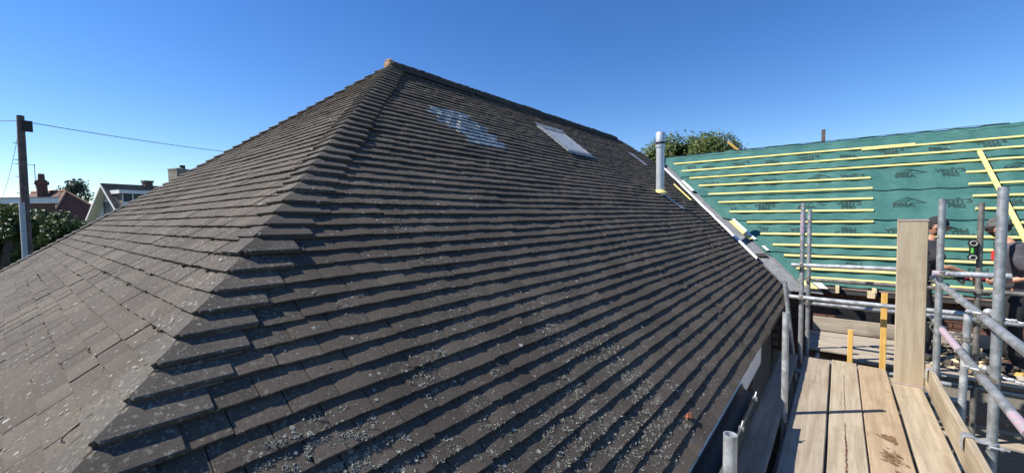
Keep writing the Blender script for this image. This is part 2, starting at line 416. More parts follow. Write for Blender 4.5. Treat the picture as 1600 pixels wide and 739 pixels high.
def tile_variant(i):
    r = random.Random(100+i); mb = MB(); us = np.linspace(0, TW-TG, 6); vs = [0, .0025, .045, .09, TL]
    wob = [r.uniform(-.0016, .0016) for _ in us]; chip = [0]*6
    if i % 4 == 3: chip[r.choice([0, 5])] = .006
    cam_ = r.uniform(0, .0008)
    P = {}
    for a, u in enumerate(us):
        cu = cam_*(1-((u-TW/2)/(TW/2))**2)
        for b, v in enumerate(vs):
            vv = v+(wob[a]+chip[a] if b < 2 else 0)
            nn = -v*TILT+cu-(.002 if b == 0 else 0)+r.uniform(-.0003, .0003)
            ee = .0015 if a in (0, 5) and b > 0 else 0
            P[a, b] = Vector((u, vv, nn-ee))
    idx = {}; vsL = []
    for k, p in P.items(): idx[k] = len(vsL); vsL.append(p)
    F = [(idx[a, b], idx[a+1, b], idx[a+1, b+1], idx[a, b+1]) for a in range(5) for b in range(4)]
    for a in range(6): idx['t', a] = len(vsL); vsL.append(P[a, 0]+Vector((0, .002, -TT+.003+r.uniform(-.001, .001))))
    F += [(idx['t', a], idx['t', a+1], idx[a+1, 0], idx[a, 0]) for a in range(5)]
    for s in (0, 5):
        idx['h', s] = len(vsL); vsL.append(P[s, 4]+Vector((0, 0, -TT)))
        ring = [idx['t', s], idx['h', s]]+[idx[s, b] for b in (4, 3, 2, 1, 0)]
        F.append(tuple(ring if s == 5 else reversed(ring)))
    mb.add(vsL, F)
    me = bpy.data.meshes.new('tile'); me.from_pydata(mb.v, [], mb.f); me.materials.append(M['tile'])
    me.polygons.foreach_set('use_smooth', [True]*len(me.polygons))
    me.set_sharp_from_angle(angle=R(12)); return me
VARS = [tile_variant(i) for i in range(10)]
def px(p):
    z = p[0]*CF[0]+p[1]*CF[1]+p[2]*CF[2]
    if z < .15: return None
    return (800+FPX*(p[0]*CR[0]+p[1]*CR[1]+p[2]*CR[2])/z, 369.5+FPX*(p[0]*CD[0]+p[1]*CD[1]+p[2]*CD[2])/z)
GLASS = set()
# list every tile of both visible slopes
tiles = []
def lay(side):
    P_, V_, N_ = (PA, VA, NA) if side == 'A' else (PB, VB, NB)
    lo = hipA if side == 'A' else hipBl
    hi = endA if side == 'A' else hipBr
    U_ = Vector((0, 1, 0)) if side == 'A' else Vector((1, 0, 0))
    for k in range(-12, 43):
        rr = random.Random(k*31+(5 if side == 'A' else 900))
        kk = k+rr.uniform(-.035, .035)
        ph = (.5 if k % 2 else 0)*TW+rr.uniform(-.012, .012)
        a, b = lo(k)-.1, hi(k)+.05
        if side == 'A': b = min(b, 12)
        i0 = math.floor((a-ph)/TW)
        u = i0*TW+ph
        while u < b:
            u0, u1 = u, u+TW; u += TW
            if side == 'A':
                l0, l1 = lo(k), lo(k+TL/GA); h0, h1 = hi(k), hi(k+TL/GA)
            else:
                l0, l1 = lo(k), lo(k+TL/GA); h0, h1 = hi(k), hi(k+TL/GA)
            c = [max(u0, l0), min(u1-TG, h0), max(u0, l1), min(u1-TG, h1)]
            if c[1]-c[0] < .03 and c[3]-c[2] < .03: continue
            cut = c[0] > u0+1e-6 or c[1] < u1-TG-1e-6 or c[2] > u0+1e-6 or c[3] < u1-TG-1e-6
            c = [min(max(v, l0), h0) if i < 2 else min(max(v, l1), h1) for i, v in enumerate(c)]
            c[1] = max(c[1], c[0]+.001); c[3] = max(c[3], c[2]+.001)
            um = (u0+u1)/2
            if side == 'A' and 26.0 <= k <= 34.2 and 6.04 < um < 6.80: continue      # skylight opening
            n = sag(um, k, 0 if side == 'A' else 3)+rr.uniform(-.0012, .0012)*(1 if side == 'A' else .4)
            dk = kk-k+rr.uniform(-.03, .03)+.06*vn(um*.7, k*.8, 7)-(rr.uniform(.08, .2) if rr.random() < .012 else 0)
            glass = side == 'A' and 23 <= k <= 31 and 3.22 < um < 4.06 and not (k < 26 and um < 3.36) and not (k > 29 and um > 4.02) and not (k == 31 and um < 3.4)
            q = [px(P_(k, u0)), px(P_(k, u1)), px(P_(k+1, u1)), px(P_(k+1, u0))]
            area = 0
            if all(q):
                cx = sum(s[0] for s in q)/4; cy = sum(s[1] for s in q)/4
                if -25 < cx < 1625 and -20 < cy < 765:
                    area = abs(sum(q[i][0]*q[(i+1) % 4][1]-q[(i+1) % 4][0]*q[i][1] for i in range(4)))/2
            tiles.append(dict(side=side, k=k, dk=dk, u=u0, c=c, cut=cut, n=n, area=area, glass=glass, skew=rr.gauss(0, .010 if side == 'A' else .006), roll=rr.gauss(0, .009 if side == 'A' else .004), tone=rr.random()))
lay('A'); lay('B')
order = sorted([t for t in tiles if not t['glass'] and not t['cut']], key=lambda t: -t['area'])
for t in order[:300]: t['solo'] = True
field = MB(); cnt = 0
for t in tiles:
    A_ = t['side'] == 'A'; P_, V_, N_ = (PA, VA, NA) if A_ else (PB, VB, NB)
    if t.get('solo'):
        U_ = Vector((0, 1, 0)) if A_ else Vector((1, 0, 0))
        o = P_(t['k']+t['dk'], t['u'], t['n'])
        rot = Matrix.Rotation(t['skew'], 3, N_) @ Matrix.Rotation(t['roll'], 3, V_)
        u_, v_, n_ = rot @ U_, rot @ V_, rot @ N_
        ob = link('tile', VARS[int(t['tone']*9.999)], roof)
        mm = Matrix.Identity(4)
        for i in range(3):
            mm[i][0] = u_[i]; mm[i][1] = v_[i]; mm[i][2] = n_[i]; mm[i][3] = o[i]-HL[i]
        ob.matrix_local = mm
        continue
    k0 = t['k']+t['dk']; k1 = k0+TL/GA; c = t['c']; n0 = t['n']; n1 = n0-TL*TILT; ro = t['roll']*TW
    sk_ = t['skew']*TW/GA
    kb = k0+.05
    top = [P_(k0, c[0], n0-.003), P_(k0+sk_, c[1], n0+ro-.003), P_(kb+sk_, c[1], n0+ro), P_(kb, c[0], n0), P_(k1+sk_, c[3], n1+ro), P_(k1, c[2], n1)]
    low = [P_(k0+.02, c[0], n0-TT), P_(k0+.02+sk_, c[1], n0-TT+ro), P_(k1, c[3], n1-TT+ro), P_(k1, c[2], n1-TT)]
    dest = field
    if t['glass']:
        dest = MB()
    dest.add(top+low, [(0, 1, 2, 3), (3, 2, 4, 5), (6, 7, 1, 0), (7, 8, 4, 2, 1), (9, 6, 0, 3, 5)], t['tone'])
    if t['glass']:
        o = part(dest, 'clear_tile', M['glass_tile'], roof); o.data.materials.append(M['glass_edge'])
        for i in (3, 4): o.data.polygons[i].material_index = 1
tag(part(field, 'tile_field', M['tile'], roof, tone=True), kind='stuff')
# hip tiles: folded pieces riding over both slopes
def hip_row(left=False):
    rr = random.Random(3 if not left else 8)
    # far-left slope behind the second hip
    for k in range(-12, 42):
        kk = k+rr.uniform(-.10, .10); L_ = 2.15; wA = .255+rr.uniform(-.012, .012); wB = .235+rr.uniform(-.015, .015)
        lift = .021+rr.uniform(0, .003)
        if not left and k == 7: lift += .010; kk -= .10
        if not left:
            Pa = lambda q, w_, n_: PA(q, hipA(q)+w_, n_)
            Pb = lambda q, w_, n_: PB(q, hipBr(q)-w_, n_)
            ridge = lambda q, n_: Vector((X0-q*DX, Y0+q*DX, Z0+q*DZ+n_/CA))
        else:
            Pb = lambda q, w_, n_: PB(q, hipBl(q)+w_, n_)
            th = math.atan2(DZ, LH)
            Pa = lambda q, w_, n_: Vector((hipBl(q)-.7*n_*math.sin(th), Y0+q*DX+w_, Z0+q*DZ+n_*math.cos(th)))
            ridge = lambda q, n_: Vector((hipBl(q), Y0+q*DX, Z0+q*DZ+n_/CA))
        n0 = lift
        def nn(f): return n0-f*L_*GA*TILT*1.22
        mb = MB(); S = [0, .03, .35, 1.0]; rows = []
        for f in S:
            q = kk+f*L_; n_ = nn(f)-(.003 if f == 0 else 0)
            dr = .006
            dk = (hipA(kk+f*L_)-hipA(kk)) if not left else 0
            dkb = (hipBr(kk)-hipBr(kk+f*L_)) if not left else (hipBl(kk+f*L_)-hipBl(kk))
            a_w = max(wA-dk, .02); b_w = max(wB-dkb, .02)
            if left: a_w = max(wA-f*L_*DX, .02)
            rows.append([Pa(q, a_w, n_-dr), Pa(q, a_w*.5, n_-dr*.4), Pa(q, .008, n_), ridge(q, n_-.0015), Pb(q, .008, n_), Pb(q, b_w*.5, n_-dr*.4), Pb(q, b_w, n_-dr)])
        low = []
        q = kk+.02
        for j in range(7):
            p = rows[0][j].copy(); p -= ((NA if j < 3 else NB if j > 3 else (NA+NB)*.62))*(TT+.001) ; low.append(p)
        vs = [p for r_ in rows for p in r_]+low; nb = len(vs)-7
        F = []
        for i in range(3):
            for j in range(6): F.append((i*7+j+1, i*7+j, (i+1)*7+j, (i+1)*7+j+1))
        for j in range(6): F.append((nb+j+1, nb+j, j, j+1))
        hb = [rows[3][0]-NA*TT, rows[3][6]-NB*TT]; vs += hb
        F.append((nb, nb+7, 21, 14, 7, 0)); F.append((6, 13, 20, 27, nb+8, nb+6))
        mb.add(vs, F)
        o = part(mb, 'hip_tile', M['hip'], roof, weld=True, smooth='auto'); o.data.set_sharp_from_angle(angle=R(18))
        if not left and k == 7: o['label'] = 'slipped hip tile standing proud of its neighbours'
hip_row(); hip_row(True)
# ridge tiles
def ridge():
    rr = random.Random(12); y = YR-.05; r = .094; n = 9; i = 0
    while y < YEND-.55:
        ln = .45; mb = MB(); z0 = ZR-.005+.018*vn(y*1.9, 2); x0 = XR+.004*vn(y*2, 7)
        rings = []
        for yy, ra in ((y, r), (y+.012, r+.004), (y+ln-.006, r)):
            for inner in (0,):
                rings.append([Vector((x0+math.cos(t)*ra, yy, z0-.04+math.sin(t)*ra*.92)) for t in np.linspace(R(-14), R(194), n)])
        inn = [Vector((x0+math.cos(t)*(r-.016), y, z0-.04+math.sin(t)*(r-.016)*.92)) for t in np.linspace(R(-14), R(194), n)]
        inn2 = [p+Vector((0, ln-.006, 0)) for p in inn]
        vs = [p for g in rings for p in g]+inn+inn2; F = []
        for a in range(2):
            for j in range(n-1): F.append((a*n+j, a*n+j+1, (a+1)*n+j+1, (a+1)*n+j))
        for j in range(n-1):
            F.append((3*n+j, 3*n+j+1, j+1, j)); F.append((2*n+j, 2*n+j+1, 4*n+j+1, 4*n+j))
        mb.add(vs, F); part(mb, 'ridge_tile', M['ridge'], roof, smooth='auto')
        y += ln
    g_ = MB()                                  # crusty growth along the crown of the ridge
    for i in range(1100):
        yy = rr.uniform(YR, YEND-.55); a = rr.uniform(R(-5), R(170)); g_.ball((XR+math.cos(a)*.092, yy, ZR-.045+math.sin(a)*.088+.018*vn(yy*1.9, 2)), (rr.uniform(.006, .018), rr.uniform(.008, .025), rr.uniform(.004, .010)), 6, 4)
    tag(part(g_, 'ridge_moss', M['moss'], roof), kind='stuff')
    # mortar plug at the near end, bedding under the ridge
    mb = MB()
    mb.ball((XR, YR-.03, ZR-.02), (.098, .05, .085), 14, 10)
    for i in range(90):
        a = rr.uniform(0, math.pi); q = rr.uniform(.2, 1.0); mb.ball((XR+math.cos(a)*.085*q, YR-.058+rr.uniform(-.01, .012), ZR-.03+math.sin(a)*.08*q), rr.uniform(.006, .014), 6, 4)
    part(mb, 'mortar_plug', M['mortar'], roof, smooth=True)
    N = 120
    for s in (1, -1):
        mb = MB()
        for i in range(N):
            y0 = YR+(YEND-.5-YR)*i/N; y1 = YR+(YEND-.5-YR)*(i+1)/N
            a = .015*vn(i*.7, 4); b = .015*vn((i+1)*.7, 4)
            mb.quad((XR+s*.118, y0, ZR-.085+a), (XR+s*.118, y1, ZR-.085+b), (XR+s*.085, y1, ZR+.0), (XR+s*.085, y0, ZR+.0))
        part(mb, 'ridge_bedding', M['ridge'], roof)  # bedding shares the ridge colour that was darkened for shade
ridge()
# lichen clumps and moss (nobody could count the leaves of it)
def lichen():
    rr = random.Random(21); mb = MB()
    spots = [(0.58, -2.9, .15, 800), (0.78, -3.9, .14, 620), (1.04, -4.7, .07, 60), (1.10, -1.8, .07, 90), (2.34, 4.5, .08, 40), (2.12, .2, .10, 110), (2.11, -1.7, .10, 150), (2.4, -5.5, .15, 260), (2.47, -7.3, .16, 260), (2.37, -8.8, .16, 260), (1.96, -8.6, .16, 300), (.97, 3.1, .05, 50), (2.61, 1.0, .1, 30), (1.58, 8.9, .08, 60), (.71, -2.7, .13, 260), (1.16, -.6, .05, 40), (1.54, -.2, .05, 40), (1.75, -7.6, .16, 240), (2.2, -9.8, .14, 200), (2.6, -10.6, .08, 60), (1.62, -6.4, .12, 120), (1.3, -4.6, .07, 60), (1.45, -8.2, .14, 220), (2.55, -4.3, .1, 90), (2.25, -3.6, .09, 90), (1.9, -5.2, .09, 90), (2.8, -8.6, .08, 60), (1.2, -6.2, .09, 110), (.95, -5.3, .08, 80), (1.6, 6.2, .05, 30), (2.9, 3.0, .06, 20), (1.05, 6.0, .05, 20)]
    for _ in range(110): spots.append((rr.uniform(.5, 3.2), rr.choice([rr.uniform(-11, 3), rr.uniform(-11, 10)]), rr.uniform(.015, .04), rr.randint(4, 16)))
    for u, k, rad, n in spots:
        for _ in range(int(n*4.5)):
            a = rr.uniform(0, 6.283); q = rad*math.sqrt(rr.random())*(1+.4*vn(u*9+a, k)); uu = u+math.cos(a)*q; kk = k+math.sin(a)*q/GA
            if vn(uu*26, kk*2.6, 5) < .02+.12*rr.random(): continue
            fk = kk-math.floor(kk)
            if fk > .82: kk -= .2; fk = kk-math.floor(kk)
            if fk < .03: fk = .03
            n0 = -fk*TT+sag(uu, math.floor(kk), 0)+.001
            if kk < KE+.1: continue
            c = PA(kk, uu, n0); s = rr.uniform(.0018, .0048)
            for _2 in range(2):
                d1 = Vector((rr.gauss(0, 1), rr.gauss(0, 1), rr.gauss(0, 1))); d1 = (d1-NA*d1.dot(NA)*.4).normalized()
                d2 = d1.cross(NA+Vector((rr.gauss(0, .6), rr.gauss(0, .6), rr.gauss(0, .6)))).normalized()
                h = NA*rr.uniform(.0003, .0045)
                p0 = c-d1*s*.4; p1 = c+d2*s*.6+h*.6; p2 = c+d1*s+h*1.2; p3 = c-d2*s*.6+h*.5
                mb.add([p0, p1, p2, p3], [(0, 1, 2), (0, 2, 3)])
    cr = MB()
    def crust(u, k, r_):
        fk = k-math.floor(k)
        if fk > .80 or k < KE+.15: return
        n_ = 13; c0 = rr.uniform(0, 99); P = []
        for ring in (1.0, .72):
            for i in range(n_):
                a = 6.283*i/n_; q = r_*(1+.55*vn(math.cos(a)*1.6+c0, math.sin(a)*1.6))*ring
                kk = k+math.sin(a)*q/GA; kk = min(max(kk, math.floor(k)+.015), math.floor(k)+.86)
                P.append(PA(kk, u+math.cos(a)*q, -(kk-math.floor(k))*TT+sag(u, math.floor(k), 0)+(.0004 if ring == 1 else .0013)))
        m_ = len(P); P.append(PA(k, u, -fk*TT+sag(u, math.floor(k), 0)+.0014))
        cr.add(P, [(i, (i+1) % n_, n_+(i+1) % n_, n_+i) for i in range(n_)]+[(n_+i, n_+(i+1) % n_, m_) for i in range(n_)])
    for u, k, rad, n in spots:
        for _ in range(max(1, n//14)):
            a = rr.uniform(0, 6.283); q = rad*1.3*math.sqrt(rr.random()); crust(u+math.cos(a)*q, k+math.sin(a)*q/GA, rr.choice([.003, .003, .004, .005, .007, .010]))
    for _ in range(700): crust(rr.uniform(.4, 3.6), rr.uniform(-11.5, 9), rr.choice([.002, .003, .003, .004, .005, .008]))
    for _ in range(350): crust(rr.uniform(2.5, 9), rr.uniform(-11.5, 35), rr.choice([.003, .004, .006, .009]))
    tag(part(cr, 'lichen_crust', M['crust'], roof), kind='stuff')
    sp = MB()
    for _ in range(3400):
        k = rr.uniform(-10, 16)-rr.random()*4; x = hipBr(k)-.02-abs(rr.gauss(0, 1.5)); fk = k-math.floor(k)
        if fk > .85 or x < hipBl(k)+.1 or vn(x*1.6, k*.25, 3)+.25*vn(x*6, k, 1) < -.02: continue
        r_ = rr.choice([.0015, .002, .0025, .003, .004, .006]); c = PB(k, x, -fk*TT+sag(x, math.floor(k), 3)+.0012+(.021 if x > hipBr(k)-.2 else 0)); n_ = 6; P = []
        for i in range(n_):
            a = 6.283*i/n_; q = r_*rr.uniform(.6, 1.3); P.append(c+Vector((1, 0, 0))*math.cos(a)*q+VB*math.sin(a)*q*1.3-NB*(math.sin(a)*q*1.3*TT/GA))
        sp.add(P, [tuple(range(n_))])
    tag(part(sp, 'lichen_speck', M['speck'], roof), kind='stuff')
    tag(part(mb, 'lichen', M['lichen'], roof), kind='stuff')
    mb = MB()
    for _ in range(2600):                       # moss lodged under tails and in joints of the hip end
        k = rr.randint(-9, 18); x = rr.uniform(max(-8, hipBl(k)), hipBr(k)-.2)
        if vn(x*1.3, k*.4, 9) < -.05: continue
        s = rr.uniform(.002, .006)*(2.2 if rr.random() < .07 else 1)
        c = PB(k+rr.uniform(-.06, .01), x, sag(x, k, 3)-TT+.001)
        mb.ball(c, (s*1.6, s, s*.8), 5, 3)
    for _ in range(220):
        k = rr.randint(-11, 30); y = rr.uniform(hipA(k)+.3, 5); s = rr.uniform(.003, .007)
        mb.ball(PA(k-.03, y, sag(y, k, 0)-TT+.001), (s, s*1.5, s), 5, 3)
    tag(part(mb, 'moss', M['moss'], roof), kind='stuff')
lichen()
# two bent wire hooks left on the hip end
for (x, k) in ((-1.735, -.4), (-1.63, -1.75)):
    c = PB(k, x, .010); mb = MB()
    pts = [c+VB*.075+NB*.004, c+VB*.04+NB*.007, c+VB*.012+NB*.008, c-VB*.004+Vector((.006, 0, 0))+NB*.008, c-VB*.010+Vector((.018, 0, 0))+NB*.004, c-VB*.006+Vector((.026, 0, 0))]
    mb.tube(pts, .0022, 6); part(mb, 'wire_hook', M['black'], roof)
# broken clay-coloured chip near the eaves
mb = MB(); c = PA(-10.6, 2.64, .004)
for i in range(9):
    a = rnd.uniform(0, 6.28); q = rnd.uniform(0, .03); mb.box(c+Vector((0, math.cos(a)*q, 0))+VA*math.sin(a)*q, (.02, .016, .006), Matrix.Rotation(rnd.uniform(0, 3), 3, NA) @ Matrix.Rotation(-A0, 3, 'Y'))
part(mb, 'tile_chip', M['rust'], roof)
# skylight
def skylight():
    k0, k1, y0, y1 = 26.3, 34.6, 6.0, 6.82
    RM = Matrix((( 0, -CA, SA), (1, 0, 0), (0, SA, CA)))        # local x = along eaves, y = up slope, z = normal
    def PP(k, y, n): return PA(k, y, n)
    mb = MB()
    def bar(ka, kb, ya, yb, h0, h1): mb.box((PA((ka+kb)/2, (ya+yb)/2, (h0+h1)/2)), (yb-ya, (kb-ka)*GA, h1-h0), RM)
    for a in ((k0, k0+.7, y0, y1), (k1-.7, k1, y0, y1), (k0+.7, k1-.7, y0, y0+.06), (k0+.7, k1-.7, y1-.06, y1)): bar(*a, -.03, .034)
    f = part(mb, 'skylight_frame', M['alu'], roof)
    mb = MB(); bar_ = mb.box(PA((k0+k1)/2, (y0+y1)/2, .020), (y1-y0-.13, (k1-k0-1.5)*GA, .012), RM)
    part(mb, 'pane', M['pane'], roof)
    mb = MB()
    for i in range(12):
        ya = y0-.06+(y1-y0+.12)*i/12; yb = ya+(y1-y0+.12)/12
        g = lambda y: .5*vn(y*9, 3)
        mb.quad(PA(k0-.55+.3*g(ya), ya, .018), PA(k0-.55+.3*g(yb), yb, .018), PA(k0+.1, yb, .032), PA(k0+.1, ya, .032))
    part(mb, 'lead_apron', M['lead'], roof)
    mb = MB()
    for s, y in ((-1, y0), (1, y1)):
        for i in range(9):
            ka = k0+i*(k1-k0)/9; mb.quad(PA(ka, y, .03), PA(ka+.9, y, .03), PA(ka+.9, y+s*.055, .010+.006*vn(i, s)), PA(ka, y+s*.055, .014))
    mb.quad(PA(k1, y0-.05, .03), PA(k1, y1+.05, .03), PA(k1+.8, y1+.05, .035), PA(k1+.8, y0-.05, .035))
    part(mb, 'soaker', M['lead'], roof)
skylight()
# grey lead patch near the valley head, lead slate strip below the flue
mb = MB()
for i in range(8):
    ka = 28.6+i*.7; mb.quad(PA(ka, 9.85, .012+.006*vn(i, 1)), PA(ka, 10.12, .014), PA(ka+.7, 10.16, .014), PA(ka+.7, 9.9, .012+.006*vn(i+1, 1)))
part(mb, 'lead_patch', M['lead'], roof)
# flue
fb = PA(16.2, 8.19, 0)
mb = MB(); mb.tube([fb-Vector((0, 0, .1)), fb+Vector((0, 0, .95)), fb+Vector((0, 0, .951)), fb+Vector((.0, 0, 1.1))], [.078, .078, .082, .082], 24)
flue = part(mb, 'flue', M['flue'], smooth='auto'); flue['label'] = 'tall grey flue pipe standing on the tiles near the valley'
mb = MB(); mb.tube([fb+Vector((0, 0, .90)), fb+Vector((0, 0, .94))], .092, 24); part(mb, 'flue_band', M['flue'], flue, smooth='auto')
mb = MB(); mb.tube([fb+Vector((0, 0, .96)), fb+Vector((0, 0, 1.0))], .088, 24); part(mb, 'flue_vent', M['black'], flue, smooth='auto')
mb = MB(); mb.tube([fb+Vector((0, 0, 1.00)), fb+Vector((0, 0, 1.18)), fb+Vector((0, 0, 1.19))], [.090, .086, .078], 24); part(mb, 'flue_cap', M['flue'], flue, smooth='auto')
mb = MB(); mb.tube([fb+Vector((0, 0, .0)), fb+Vector((0, 0, .05)), fb+Vector((0, 0, .07))], [.14, .10, .082], 24, cap=False); part(mb, 'flue_collar', M['batten'], flue, smooth='auto')
mb = MB()
for i in range(9):
    ka = 16.6-i*.62; g = lambda q: .02*vn(q, 8)
    mb.quad(PA(ka, 8.12+g(ka)+i*.004, .014), PA(ka, 8.34+g(ka)+i*.02, .012), PA(ka-.62, 8.34+g(ka-.62)+(i+1)*.02, .012), PA(ka-.62, 8.12+g(ka-.62)+(i+1)*.02, .014))
part(mb, 'lead_slate', M['lead'], roof)
# eaves: fascia, gutter, wall
WX = XE-.32
mb = MB(); mb.box((XE-.035, 2.4, ZE-.13), (.022, 5.2, .2)); part(mb, 'fascia', M['white'])
mb = MB(); mb.box((XE-.09, 6.62, ZE-.14), (.022, 3.2, .16)); o = part(mb, 'fascia', M['pole']); o['label'] = 'dark set-back fascia board at the far end'
mb = MB(); mb.box((XE-.18, 2.4, ZE-.235), (.27, 5.2, .012)); part(mb, 'soffit', M['white'])
def gutter():
    mb = MB(); n = 9; ys = [-.6, .8, 2.0, 3.0, 3.86]; r = .062; c = (XE+.045, ZE-.075)
    rows = []
    for y in ys:
        rows.append([Vector((c[0]+math.cos(t)*r, y, c[1]+math.sin(t)*r)) for t in np.linspace(R(180), R(360), n)]+[Vector((c[0]+math.cos(t)*(r-.004), y, c[1]+math.sin(t)*(r-.004))) for t in np.linspace(R(360), R(180), n)])
    m_ = 2*n; vs = [p for g in rows for p in g]
    F = [(i*m_+j, (i+1)*m_+j, (i+1)*m_+(j+1) % m_, i*m_+(j+1) % m_) for i in range(len(ys)-1) for j in range(m_)]
    F += [tuple(range(m_)), tuple((len(ys)-1)*m_+j for j in reversed(range(m_)))]
    mb.add(vs, F); g = part(mb, 'gutter', M['black'], smooth='auto')
    mb = MB(); mb.tube([(XE+.118, -.5, ZE-.07), (XE+.116, 1.6, ZE-.066), (XE+.112, 2.9, ZE-.075), (XE+.104, 3.7, ZE-.10)], .006, 8); part(mb, 'cable', M['galv_dark'], g, smooth=True)
    for y in (1.2, 2.2, 3.05, 3.62):
        mb = MB(); mb.box((XE+.112, y, ZE-.085), (.03, .03, .03)); mb.tube([(XE+.112, y, ZE-.07), (XE+.118, y+.02, ZE-.035)], .006, 6)
        part(mb, 'cable_clip', M['galv'], g)
gutter()
mb = MB(); mb.tube([(XE-.1, 4.25, ZE-.26), (XE-.2, 4.25, ZE-.5), (XE-.2, 4.25, GZ+.07)], .034, 14); part(mb, 'downpipe', M['white'], smooth='auto')
def wall_box(y0, y1, x):
    mb = MB(); mb.box(((x-8)/2, (y0+y1)/2, (GZ+ZE-.24)/2), (8-abs(0)+x, y1-y0, ZE-.24-GZ)); return mb
mb = MB(); mb.box((WX-4.3, 4.25, (GZ+ZE-.245)/2), (8.6, 9.6, ZE-.245-GZ)); hw = part(mb, 'wall', M['mortar_grey'])
BS = bpy.data.meshes.new('brick')
_b = MB(); _b.box((0, 0, 0), (.215, .03, .065)); BS.from_pydata(_b.v, [], _b.f)
_bm = bmesh.new(); _bm.from_mesh(BS); bmesh.ops.bevel(_bm, geom=_bm.edges[:], offset=.003, segments=1, affect='EDGES'); _bm.to_mesh(BS); _bm.free()
BS.materials.append(M['brick'])
for r_ in range(14):
    z = ZE-.30-r_*.075
    for i in range(13):
        y = 3.55+i*.225+(.1125 if r_ % 2 else 0)
        o = link('brick', BS, hw, Vector((WX+.008+rnd.uniform(-.002, .002), y, z))-HL, (0, 0, R(90)))

# ------------------------------------------------------------------ roof extension under green membrane
PG = A0; CG, SG = math.cos(PG), math.sin(PG)
ZG = ZE+.01
NG = Vector((0, -SG, CG)); VG = Vector((0, CG, SG))
SR = 4.6                                        # slope length to its ridge
ext = thing('roof_extension', (1.5, 9.5, GZ), 'half-built brick extension whose roof is covered in printed green membrane', 'building')
EL = Vector(ext.location)
def PGs(x, s, n=0): return Vector((x, YG+s*CG, ZG+s*SG))+NG*n
def xv(s): return XE-s*CG                       # valley line
RAFT = [x*.45 for x in range(-9, 13)]
def hG(x, s):                                   # drape of the membrane between rafters and laps
    return .010*math.cos((x % .45)/.45*2*math.pi)+.014*vn(x*1.1, s*1.7, 4)+.006*vn(x*4, s*5, 2)
XMAX = 4.4
laps = [.22, .95, 1.88, 2.75, 3.60, 4.66]
def membrane():
    strips = []
    for i in range(5):
        s0, s1 = laps[i], min(laps[i+1]+.10, 4.64); mb = MB(); nx, ns = 90, 9; P = []
        for b in range(ns+1):
            s = s0+(s1-s0)*b/ns
            xl = xv(s)+(.27 if s < .9 else .24 if s < 1.95 else .13+.03*vn(s*6, 3))
            for a in range(nx+1):
                x = xl+(XMAX-xl)*a/nx
                top = .004*i+(.012+.016*max(0, vn(x*.9, i*3.7)))*(max(0, 1-b/2.0)) if i else .0
                if b >= ns-1 and i < 4: top -= .006
                wr = .02*max(0, vn(x*2, s*3, 9))*max(0, 1-(x-xl)/.7)+.022*max(0, 1-(x-xl)/.5)
                P.append(PGs(x, s+(.012*vn(x*.8, i*2.1) if b == 0 and i else 0), hG(x, s)+top+wr))
        F = [(b*(nx+1)+a, b*(nx+1)+a+1, (b+1)*(nx+1)+a+1, (b+1)*(nx+1)+a) for b in range(ns) for a in range(nx)]
        # turned lower hem gives the lap a thickness
        n = len(P); hem = [P[a]-NG*.009+VG*.006 for a in range(nx+1)]; P += hem
        F += [(n+a, n+a+1, a+1, a) for a in range(nx)]
        mb.add(P, F); o = part(mb, 'membrane', M['membrane'], ext, smooth='auto'); strips.append(o)
    mb = MB(); P = []                           # sheet turned over the ridge and down the back
    nx = 60
    for s, n, over in ((4.56, .022, 0), (4.66, .030, 0), (4.70, .012, 0), (0, 0, 1)):
        for a in range(nx+1):
            xl = xv(4.5)+.2; x = xl+(XMAX-xl)*a/nx
            p = PGs(x, s, n+hG(x, s)) if not over else PGs(x, 4.70, 0)+Vector((0, 2.5, -2.0))
            P.append(p+Vector((0, 0, .012*vn(x*1.7, 4.4))))
    mb.add(P, [(b*(nx+1)+a, b*(nx+1)+a+1, (b+1)*(nx+1)+a+1, (b+1)*(nx+1)+a) for b in range(3) for a in range(nx)])
    part(mb, 'ridge_membrane', M['membrane'], ext, smooth='auto')
    return strips
strips = membrane()
mb = MB()
for a in range(50):
    x0 = xv(4.6)+.35+(XMAX+2.9)*a/50*.86; x1 = xv(4.6)+.35+(XMAX+2.9)*(a+1)/50*.86
    g = lambda x: .006*vn(x*1.3, 6)
    mb.quad(PGs(x0, 4.64, .05+g(x0)), PGs(x1, 4.64, .05+g(x1)), PGs(x1, 4.672, .045+g(x1)), PGs(x0, 4.672, .045+g(x0)))
part(mb, 'ridge_shade_strip', M['black'], ext)  # black strip laid along the ridge in place of its dark shading line
# glyphs as strokes in a unit cell
GL = {'V': [(0, 1, .5, 0), (1, 1, .5, 0)], 'E': [(.1, 0, .1, 1), (.1, 1, 1, 1), (.1, .5, .8, .5), (.1, 0, 1, 0)], 'N': [(.08, 0, .08, 1), (.08, 1, .92, 0), (.92, 0, .92, 1)],
      'T': [(.5, 0, .5, 1), (0, 1, 1, 1)], '3': [(0, 1, .9, 1), (.9, 1, .45, .58), (.45, .58, .95, .45), (.95, .45, .9, 0), (.9, 0, 0, 0)],
      'P': [(.12, 0, .12, 1), (.12, 1, .9, 1), (.9, 1, .9, .5), (.9, .5, .12, .5)], 'R': [(.12, 0, .12, 1), (.12, 1, .9, 1), (.9, 1, .9, .5), (.9, .5, .12, .5), (.45, .5, .95, 0)],
      'O': [(.1, .1, .1, .9), (.1, .9, .3, 1), (.3, 1, .7, 1), (.7, 1, .9, .9), (.9, .9, .9, .1), (.9, .1, .7, 0), (.7, 0, .3, 0), (.3, 0, .1, .1)],
      'B': [(.1, 0, .1, 1), (.1, 1, .85, 1), (.85, 1, .85, .55), (.1, .5, .9, .5), (.9, .5, .9, 0), (.9, 0, .1, 0)], 'A': [(0, 0, .5, 1), (.5, 1, 1, 0), (.22, .33, .78, .33)]}
